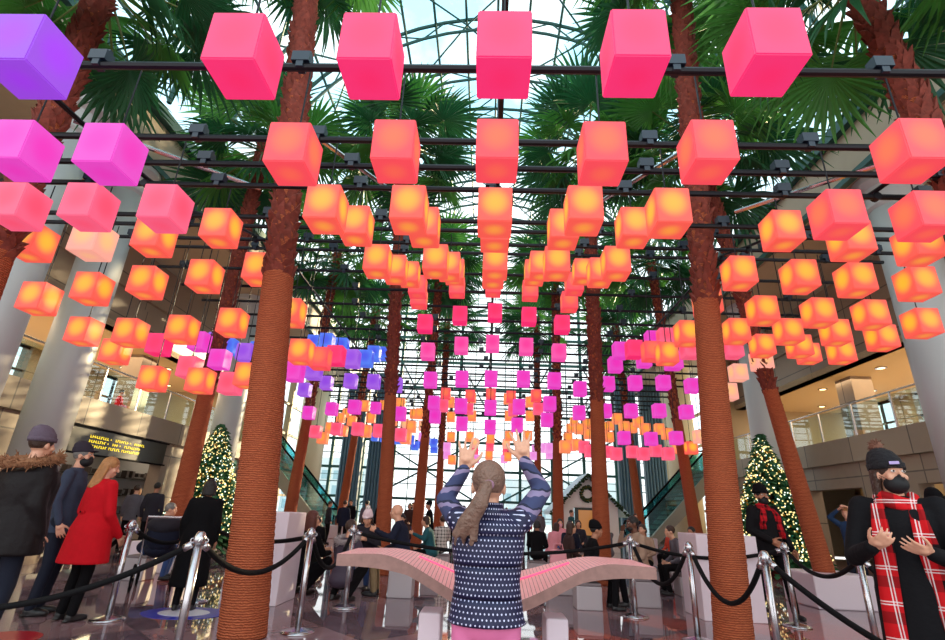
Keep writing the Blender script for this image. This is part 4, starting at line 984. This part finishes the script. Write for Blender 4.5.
RED = cloth('red_wool', (196, 16, 30), .12); NAVY = cloth('navy', (26, 30, 48)); GREY = cloth('grey', (96, 92, 100)); TAN = cloth('tan', (168, 140, 120)); TEAL = cloth('teal', (36, 84, 92)); CHAR = cloth('charcoal', (44, 42, 50))
PINKC = cloth('pink', (228, 150, 160)); BROWN = cloth('brown', (62, 44, 42)); JEANS = mat('blue_jeans', (54, 78, 128), .8, var=.25, vscale=8); KHAKI = cloth('khaki', (134, 112, 84)); BLKM = mat('black_mask', (14, 14, 18), .7); PINKM = mat('pink_mask', (235, 170, 185), .7); BLUEM = mat('pale_blue_mask', (190, 205, 230), .7)
WHT = mat('white_knit', (232, 210, 216), .9, bump=.5, bscale=60); GRYK = mat('mauve_grey_knit', (92, 78, 92), .9, bump=.5, bscale=50); GRN = mat('green_knit', (40, 150, 70), .9); FUR = mat('brown_fur', (140, 96, 66), .95, var=.5, vscale=40)
FUR2 = mat('grey_fur', (150, 140, 140), .95, var=.4, vscale=40)

def furring(t, c, R1, R2, m, seed, n=420):
    bm = B(); rr = random.Random(seed)
    for _ in range(n):
        a = rr.uniform(0, 2*PI); p = c+Vector((R1*math.cos(a), R2*math.sin(a), rr.uniform(-.03, .03)+.04*math.sin(a)))
        v = Vector((math.cos(a)+rr.gauss(0, .6), math.sin(a)+rr.gauss(0, .6), rr.gauss(0, .7))).normalized(); tube(bm, p, p+v*rr.uniform(.035, .075), .008, .002, 4)
    path_tube(bm, [c+Vector((R1*math.cos(q), R2*math.sin(q), .04*math.sin(q))) for q in [2*PI*i/24 for i in range(25)]], .038, 8)
    return obj('fur_trim', bm, m, t)
# --- left foreground trio
g, j, k, hp, hq = person('person seen from behind in a dark parka with brown fur trim and mauve beanie', (-4.0, 4.55), -.3, H=1.76, top=mat('cloth_dark_parka', (22, 16, 18), .6, var=.3, vscale=6, bump=.9, bscale=8), bottom=mat('dark_jeans', (26, 30, 44), .8, var=.2), hair='brown', hat='beanie', hatcol=GRYK, fat=1.62, fine=True, hem=.74)
furring(g, j['neck']+Vector((0, -.03, .015)), .235, .17, FUR, 3, 700)
g, j, k, hp, hq = person('person in a flat dark cap, black mask and slate jacket behind the red coat', (-4.85, 6.15), -1.25, H=1.80, kind='stand', top=cloth('slate', (58, 66, 84)), bottom=mat('dark_jeans', (26, 30, 44), .8), hair='grey', hat='cap', hatcol=cloth('cap_grey', (50, 44, 54)), mask=BLKM, fine=True, face=True, look=(.1, -.1))
g, j, k, hp, hq = person('person with shoulder-length blonde hair in a bright red coat, seen from behind', (-4.34, 5.95), -.45, H=1.66, top=RED, bottom=BLACK, hair='blonde', hairlen=.25, hem=.58, flare=1.36, fine=True, fat=1.22, look=(-.22, -.55), topname='coat',
    J=dict(wR=(.20, .22, .86), eR=(.25, .02, 1.10)))
bm = B(); box(bm, (j['waist'].x, j['waist'].y-.155, j['waist'].z+.0), (.10, .012, .028)); o = obj('back_belt', bm, RED, g)
bm = B()
for s in (-1, 1): lathe(bm, [(.011, 0), (.011, .006)], (0, 0, 0), 10)
for v in bm.verts: v.co = Euler((PI/2, 0, 0)).to_matrix() @ v.co + Vector((j['waist'].x, j['waist'].y-.16, j['waist'].z))
obj('coat_button', bm, BLACK, g)

# --- right foreground: plaid scarf
def plaid(name, base, c1, c2, sc):
    def f(nt, tc, b):
        sx = N(nt, 'ShaderNodeSeparateXYZ'); nt.links.new(tc.outputs['Object'], sx.inputs[0])
        def band(o, lo, hi, s):
            fr = mathn(nt, 'FRACT', mathn(nt, 'MULTIPLY', o, s)); return mathn(nt, 'MULTIPLY', mathn(nt, 'GREATER_THAN', fr, lo), mathn(nt, 'LESS_THAN', fr, hi))
        c = mixc(nt, mathn(nt, 'MULTIPLY', mathn(nt, 'ADD', band(sx.outputs[0], .0, .32, sc), band(sx.outputs[2], .0, .32, sc)), .5), lin(base), lin(c1))
        for o in (sx.outputs[0], sx.outputs[2]):
            for a in (.50, .58): c = mixc(nt, mathn(nt, 'MULTIPLY', band(o, a, a+.035, sc), .7), c, lin(c2))
        nt.links.new(c, b.inputs['Base Color'])
    return pattern_mat(name, f, .85, .2)
DPLAID = plaid('dark_red_plaid', (190, 22, 34), (40, 8, 14), (120, 10, 20), 9)
PLAID = plaid('red_plaid', (196, 20, 28), (24, 10, 14), (235, 225, 225), 5.5)
GING = plaid('black_white_check', (220, 214, 206), (16, 16, 18), (30, 30, 32), 14)
def scarf(t, j, k, m, long=True, y0=.0, ends=(.56, .60)):
    bm = B(); c = j['neck']
    pts = [c+Vector((.088*math.cos(a), .088*math.sin(a)*.9+.005, .015+.022*math.sin(a*2))) for a in [2*PI*i/20 for i in range(21)]]
    path_tube(bm, [p-Vector((0, 0, .02)) for p in pts], .030, 10); path_tube(bm, [p*1.0+Vector((0, .016, -.055)) for p in pts], .030, 10)
    o = obj('scarf', bm, m, t, smooth=True)
    for s, ln in zip((-1, 1), ends):
        bm = B(); n = 14; W = .056 if long else .05; prev = None
        for i in range(n+1):
            f = i/n; z = c.z-.03-ln*f; y = c.y+.105+.065*math.sin(min(1, f*2.2)*PI/2)+.012*math.sin(f*9+s); x = s*(.085+.05*f)
            ww = W*(.62+.38*min(1, f*3)); v = []
            for q in range(5): v.append(bm.verts.new((x+ww*(q/4-.5)*2*.9, y+.010*math.sin(q*1.9+f*4), z)))
            for q in range(4, -1, -1): v.append(bm.verts.new((x+ww*(q/4-.5)*2*.9, y-.016+.010*math.sin(q*1.9+f*4), z)))
            if prev:
                for q in range(10): bm.faces.new((prev[q], prev[(q+1) % 10], v[(q+1) % 10], v[q]))
            else: bm.faces.new(v)
            prev = v
        bm.faces.new(prev[::-1])
        for q in range(16):
            xx = x+ww*(q/15-.5)*1.8; path_tube(bm, [(xx, y-.008, z+.01), (xx+.004*math.sin(q*3), y-.004, z-.03), (xx+.006*math.sin(q*5), y-.008, z-.075)], .0035, 4)
        obj('scarf_end', bm, m, t, smooth=True)
fwd = Vector((-.75, .55, .25))
g, j, k, hp, hq = person('person in bobble hat, black mask and black coat with a long red plaid scarf', (2.50, 3.32), 2.42, H=1.65, fine=True, face=True, hair='brown', hairlen=.16, hat='pompom', hatcol=mat('black_cable_knit', (18, 16, 22), .9, bump=1, bscale=34), mask=BLKM,
    top=cloth('black_wool', (15, 14, 18), .2), fat=1.22, hem=.50, flare=1.05, look=(.05, .72), topname='coat', bottom=BLACK,
    J=dict(sL=(-.19, 0, 1.425), sR=(.19, 0, 1.425), wL=(-.13, .34, 1.17), wR=(.14, .32, 1.19), eL=(-.27, .12, 1.10), eR=(.27, .10, 1.12)),
    hands={'L': (Vector((.62, .5, .25)), Vector((.2, -.6, .8)), -1, .25, .12), 'R': (Vector((-.55, .4, .35)), Vector((-.2, -.6, .6)), 1, .6, .10)})
scarf(g, j, k, PLAID, True, ends=(.66, .78))
t = bpy.data.objects.new('hat_patch', None)
bpy.data.objects.remove(t)
bm = B(); box(bm, hp(.03, .106, .060), (.050*k, .014, .018*k)); obj('hat_patch', bm, mat('lilac_patch', (190, 170, 225), .6), g)

g, j, k, hp, hq = person('attendant in black with beanie, black mask and short red plaid scarf near the christmas tree', (4.2, 8.25), PI+.15, H=1.74, kind='walk', fine=True, face=True, hair='black', hat='beanie', hatcol=BLACK, mask=BLKM, top=cloth('black_knit', (17, 15, 19), .2), fat=1.3, hs=1.1, bottom=BLACK, skin=1, look=(0, -.1),
    J=dict(wL=(-.30, .10, .88), eL=(-.28, -.03, 1.13), wR=(.12, .26, 1.0)))
scarf(g, j, k, DPLAID, False, ends=(.34, .22))
bm = B(); lathe(bm, [(.037, -.012), (.040, 0), (.037, .012)], n=16)
for v in bm.verts: v.co += j['wL']+Vector((0, 0, .03))
obj('wristband', bm, BLACK, g)

person('person in a blue jacket with one arm raised to the head, beyond the plaid-scarfed visitor', (6.72, 10.2), PI*.72, H=1.56, top=cloth('blue_jacket', (38, 62, 96)), bottom=mat('dark_jeans', (26, 30, 44)), hair='blonde', fine=False,
    J=dict(eL=(-.33, .06, 1.60), wL=(-.08, .10, 1.74), eR=(.3, .10, 1.55), wR=(.10, .12, 1.70)))
person('person with dark hat, red mask and checked shawl at the right edge of the view', (5.35, 6.5), PI-.3, H=1.66, top=GING, bottom=BLACK, hair='brown', hairlen=.14, hat='beanie', hatcol=BLACK, mask=mat('red_mask', (180, 40, 40), .7))

# --- seats and seated / standing crowd
def stool(x, y, label, h=.40, w=.36):
    t = thing('cube_stool', label, 'stool', (x, y, 0), group=None)
    bm = B(); box(bm, (0, 0, h/2-.02), (w, w, h-.04)); obj('body', bm, mat('stool_white', (170, 160, 164), .5), t, bevel=.015)
    bm = B(); box(bm, (0, 0, h-.02), (w-.01, w-.01, .04)); obj('cushion', bm, mat('stool_cushion', (120, 108, 110), .7), t, bevel=.012)
PE = [
 # label, x, y, rz, H, kind, lean, top, bottom, skin, hair, hairlen, hat, hatcol, mask, extra
 ('seated person in dark jacket and blue jeans leaning over a pushchair', -5.55, 9.0, -.5*PI+.3, 1.62, 'sit', .35, NAVY, JEANS, 0, 'grey', 0, None, None, None),
 ('person in a dark coat standing by the left shop entrance, nearest the palm', -7.75, 12.4, 0.2, 1.60, 'stand', 0, CHAR, BLACK, 1, 'black', 0, None, None, None),
 ('person in a grey hooded top at the left shop entrance under the sign', -8.75, 13.2, .3, 1.55, 'stand', 0, GREY, BLACK, 0, 'brown', 0, None, None, None),
 ('person in a pale teal jacket deepest in the left shop entrance', -9.5, 14.4, -.3, 1.5, 'stand', 0, cloth('pale_teal', (120, 160, 160)), BLACK, 0, 'blonde', .12, None, None, None),
 ('tall person in a long black coat seen from behind before the left christmas tree', -3.55, 6.75, .2, 1.50, 'stand', .12, BLACK, BLACK, 1, 'black', .1, None, None, None),
 ('person with long auburn hair crouching in black, left of the grey puffer coat', -2.72, 8.3, -.6, 1.9, 'crouch', .12, BLACK, BLACK, 0, 'auburn', .26, None, None, None),
 ('person in a grey puffer coat with fur-trimmed hood, crouching beside the queue post', -1.98, 7.85, -.35, 1.74, 'crouch', .15, mat('cloth_grey_puffer', (70, 60, 74), .5, bump=.8, bscale=8), BLACK, 0, 'brown', 0, None, None, None),
 ('seated person in a white bobble hat looking down at their hands', -1.95, 9.3, PI-.1, 1.58, 'sit', .3, CHAR, JEANS, 0, 'brown', .1, 'pompom', WHT, None),
 ('bald seated person in a dark navy jacket facing left, in front of the second palm', -1.25, 8.5, PI*.5, 1.74, 'sit', .18, NAVY, KHAKI, 0, None, 0, None, None, None),
 ('seated person in a teal coat facing left, right of the bald sitter', -1.05, 11, PI*.5, 1.50, 'sit', .22, TEAL, BLACK, 0, 'brown', .06, None, None, None),
 ('person in a black and white checked coat seated near the raised left elbow', -.95, 12.4, .5, 1.48, 'sit', 0, GING, BLACK, 0, 'brown', 0, None, None, None),
 ('person with dark cap and black jacket standing beyond the checked coat', -1.5, 15, PI*.6, 1.45, 'stand', .1, BLACK, BLACK, 0, 'black', 0, 'cap', BLACK, None),
 ('seated person in a green knit hat and dark coat, left of the long-haired sitter', -4.15, 13, -.4, 1.34, 'sit', .1, CHAR, BLACK, 0, 'brown', 0, 'beanie', GRN, None),
 ('seated person in a wide black coat with back to us, right of the green hat', -3.7, 12, 0, 1.34, 'sit', .2, BLACK, BLACK, 0, 'black', 0, None, None, None),
 ('person in a black jacket seated left of the pink coats beyond the bench', 1.12, 11.7, -.3, 1.48, 'sit', .1, BLACK, BLACK, 1, 'black', .05, None, None, None),
 ('person in a pink coat sitting with arms forward, left of the pink mask', 1.58, 13.0, -.9, 1.46, 'sit', .35, PINKC, JEANS, 0, 'brown', .1, None, None, None),
 ('person with pink face mask in a pale pink top facing us beyond the bench', 1.98, 14.3, PI, 1.52, 'sit', 0, PINKC, JEANS, 0, 'black', .12, None, None, PINKM),
 ('person in a brown jacket seated facing right, left of the black beanie sitter', 1.50, 10.2, -.45*PI, 1.50, 'sit', .2, BROWN, JEANS, 0, 'brown', .12, None, None, None),
 ('person with pale blue face mask and navy jacket behind the brown jacket', 1.82, 11.6, PI+.3, 1.50, 'sit', 0, NAVY, BLACK, 0, 'black', .05, None, None, BLUEM),
 ('person in black beanie and black coat seated facing right, just behind the bench', 1.53, 8.2, -.5*PI, 1.54, 'sit', .22, BLACK, BLACK, 1, 'black', 0, 'beanie', BLACK, None),
 ('bearded person in a beige jacket seated facing left with a hand at the mouth', 2.42, 8.65, PI*.5+.2, 1.68, 'sit', .12, TAN, BLACK, 2, 'black', 0, None, None, None),
 ('person in a tan top seated right of the beige jacket, hair tied up', 3.15, 10.9, PI*.8, 1.50, 'sit', .1, TAN, BLACK, 0, 'brown', .05, None, None, None),
 ('person in a grey jacket with red collar seated leaning left, beyond the right queue ropes', 3.55, 10.0, PI*.5, 1.54, 'sit', .3, GREY, BLACK, 0, 'brown', 0, None, None, None),
 ('person in a black coat seated just left of the nearest right palm, hands together', 3.98, 10.5, PI*.75, 1.50, 'sit', .15, BLACK, BLACK, 1, 'black', 0, None, None, None),
 ('distant standing person in navy before the left escalator', -4.44, 17, 0, 1.42, 'stand', 0, NAVY, BLACK, 0, 'brown', 0, None, None, None),
 ('distant standing person in grey, right of the navy figure near the left escalator', -4.0, 18.2, .4, 1.46, 'stand', 0, GREY, BLACK, 0, 'black', 0, None, None, None),
 ('distant standing person in black left of the second inner left palm', -3.05, 16, .2, 1.46, 'walk', 0, BLACK, BLACK, 0, 'brown', 0, None, None, None),
 ('distant person in a brown coat right of the bald sitter', -2.7, 19.4, PI, 1.44, 'stand', 0, BROWN, JEANS, 0, 'black', .1, None, None, None),
 ('distant person in a pink coat between the inner left palms near the glass wall', -1.15, 20.3, PI, 1.42, 'stand', 0, PINKC, BLACK, 0, 'blonde', .1, None, None, None),
 ('distant person in tan nearest the raised left arm', -.7, 18, PI*.5, 1.42, 'walk', 0, TAN, BLACK, 0, 'brown', 0, None, None, None),
 ('distant person in charcoal at the foot of the left escalator', -5.5, 19, -1, 1.4, 'stand', 0, CHAR, BLACK, 0, 'brown', 0, None, None, None),
 ('distant person in red beyond the right raised arm', 1.45, 19, PI, 1.46, 'stand', 0, RED, BLACK, 0, 'black', 0, None, None, None),
 ('distant person in grey beside the right raised arm, left of the cottage kiosk', 1.72, 17, .6, 1.40, 'stand', 0, GREY, BLACK, 0, 'brown', .08, None, None, None),
 ('distant person in navy right of the cottage kiosk', 4.83, 17.5, PI, 1.38, 'stand', 0, NAVY, BLACK, 0, 'brown', 0, None, None, None),
 ('distant seated person in dark clothes left of the left christmas tree planter', -5.1, 14.8, .5, 1.38, 'sit', .1, CHAR, BLACK, 0, 'brown', 0, None, None, None),
 ('distant person in an orange-red top right of the grey jacket', 4.55, 13.4, PI*.6, 1.42, 'sit', .1, cloth('orange_red', (190, 70, 50)), BLACK, 0, 'brown', 0, None, None, None),
 ('distant person in a white coat before the glass wall, centre', .35, 22.5, PI, 1.44, 'stand', 0, WHT, BLACK, 0, 'brown', .1, None, None, None),
 ('distant person in dark grey before the glass wall, right of the white coat', .95, 23.5, .3, 1.46, 'walk', 0, CHAR, BLACK, 0, 'black', 0, None, None, None),
 ('seated person in a navy coat between the green hat and the left ribbed pillars', -3.1, 13.6, -.6, 1.40, 'sit', .2, NAVY, BLACK, 0, 'brown', .08, None, None, None),
 ('seated person in brown behind the white bobble hat', -1.9, 12.6, PI, 1.50, 'sit', .1, BROWN, JEANS, 0, 'black', .1, None, None, None),
 ('seated person in red top behind the bald sitter', -.35, 14.5, PI, 1.46, 'sit', 0, RED, JEANS, 0, 'brown', .1, None, None, None),
 ('seated person in grey seen behind the beige jacket', 2.9, 13.0, .4, 1.5, 'sit', .1, GREY, BLACK, 0, 'black', 0, 'beanie', NAVY, None),
 ('seated person in charcoal right of the pink mask, farther back', 2.6, 15.2, PI, 1.5, 'sit', .1, CHAR, BLACK, 0, 'brown', .1, None, None, None),
 ('person in a long tan coat standing left of the right escalator', 4.3, 20.5, .3, 1.5, 'stand', 0, TAN, BLACK, 0, 'brown', .1, None, None, None),
 ('person in a dark jacket standing near the left glazed bays', -5.2, 20.8, PI, 1.5, 'stand', 0, BLACK, BLACK, 0, 'black', 0, None, None, None),
 ('person in a pale grey coat standing between the inner left palms', -2.9, 21.8, PI, 1.5, 'walk', 0, cloth('pale_grey', (170, 168, 166)), BLACK, 0, 'brown', .1, None, None, None),
 ('distant person in teal by the cottage kiosk doorway', 3.0, 18.8, PI*1.3, 1.42, 'stand', 0, TEAL, BLACK, 0, 'brown', 0, None, None, None),
]
for (lab, x, y, rz, H, kind, lean, top, bot, sk, hair, hl, hat, hc_, mk) in PE:
    kw = {}
    if 'beige jacket' in lab: kw = dict(J=dict(wR=(.04, .26, 1.08), eR=(.25, .22, .84)), face=True)
    if 'bald' in lab: kw = dict(J=dict(wL=(-.10, .42, .90), eL=(-.26, .14, .80)), face=True, fat=1.15)
    if 'white bobble' in lab: kw = dict(look=(-.35, 0), J=dict(wL=(-.05, .30, .80), wR=(.05, .30, .80)))
    if 'long black coat' in lab: kw = dict(hem=.30, flare=1.25, fat=1.1)
    far = y > 14
    g, j, k, hp, hq = person(lab, (x, y), rz, H=H, kind=kind, lean=lean, top=top, bottom=bot, skin=sk, hair=hair, hairlen=hl, hat=hat, hatcol=hc_, mask=mk, vox=.011 if not far else .016, **kw)
    if 'in a grey puffer' in lab: furring(g, j['neck']+Vector((0, -.02, -.0)), .15, .12, FUR2, 9, 260)
    if 'bearded' in lab:
        bm = B(); ell(bm, hp(0, .05, -.075), (.058*k, .055*k, .04*k), hq); obj('beard', bm, mat('hair_black', (20, 16, 16)), g, smooth=True)
    if kind == 'sit':
        c, s = math.cos(rz), math.sin(rz); w_ = lab.split(',')[0].replace('seated person', 'person').split(' ')
        w_ = [q for q in w_ if q not in ('distant', 'seated')][:9]
        while w_[-1] in ('and', 'a', 'the', 'with', 'of', 'in', 'left', 'right', 'at', 'by', 'seated', 'sitting', 'beyond', 'near', 'behind', 'facing', 'pale', 'pink', 'dark', 'hair', 'over'): w_.pop()
        stool(x+.03*s, y-.03*c, 'low white cube stool under the '+' '.join(w_), h=.5*k-.10)
# balcony sitter
g, j, k, hp, hq = person('person in a red jacket seated at the left upper gallery rail above the shop sign', (-12.4, 16.6, 3.46), -.9, H=1.6, kind='sit', top=RED, bottom=BLACK, hair='brown', vox=.016)
t = thing('cube_stool', 'seat under the red-jacketed person on the left upper gallery', 'stool', (-12.42, 16.58, 3.46)); bm = B(); box(bm, (0, 0, .18), (.4, .4, .36)); obj('body', bm, MATS['stool_white'], t, bevel=.01)

# pushchair by the seated man
t = thing('pushchair', 'dark pushchair with spoked wheels in front of the seated person in jeans', 'pushchair', (-4.85, 8.2, 0), .5)
for x, y in ((-.25, -.3), (.25, -.3), (-.22, .35), (.22, .35)):
    r = .17 if y < 0 else .1; bm = B()
    path_tube(bm, [(x, y+r*math.cos(a), r+r*math.sin(a)) for a in [2*PI*i/20 for i in range(21)]], .016, 8); w_ = obj('wheel', bm, BLACK, t)
    bm = B()
    for q in range(8): tube(bm, (x, y, r), (x, y+r*math.cos(q*PI/4), r+r*math.sin(q*PI/4)), .004, n=4)
    obj('spokes', bm, STEEL, w_)
bm = B()
for x in (-.23, .23): path_tube(bm, [(x, .35, .1), (x, .05, .45), (x, -.25, .75), (x, -.42, .98)], .013, 6); tube(bm, (x, -.3, .17), (x, .05, .45), .012, n=6)
path_tube(bm, [(-.23, -.42, .98), (.23, -.42, .98)], .018, 6); obj('frame', bm, STEEL, t)
bm = B(); ell(bm, (0, .05, .52), (.22, .3, .12)); ell(bm, (0, -.18, .72), (.22, .12, .22)); obj('seat', bm, NAVY, t, smooth=True)
bm = B(); ell(bm, (0, -.14, .86), (.24, .22, .14)); obj('hood', bm, CHAR, t, smooth=True)

# low white planter by the leaning right palm is built with the palms; handbag near the brown jacket
t = thing('handbag', 'small pink handbag on the seat beside the brown jacket sitter', 'bag', (1.28, 9.55, 0)); bm = B(); box(bm, (0, 0, .56), (.30, .14, .22), taper=.85); obj('body', bm, mat('pink_leather', (226, 150, 160), .5), t, bevel=.03)
bm = B(); path_tube(bm, [(-.09, 0, .66), (-.07, 0, .76), (.07, 0, .76), (.09, 0, .66)], .009, 6); obj('handle', bm, MATS['pink_leather'], t)
stool(1.28, 9.55, 'low white cube stool under the pink handbag', h=.45, w=.4)

SC.view_settings.view_transform = 'Standard'; SC.view_settings.look = 'None'; SC.view_settings.gamma = 1; SC.view_settings.exposure = .12
SC.view_settings.use_curve_mapping = False
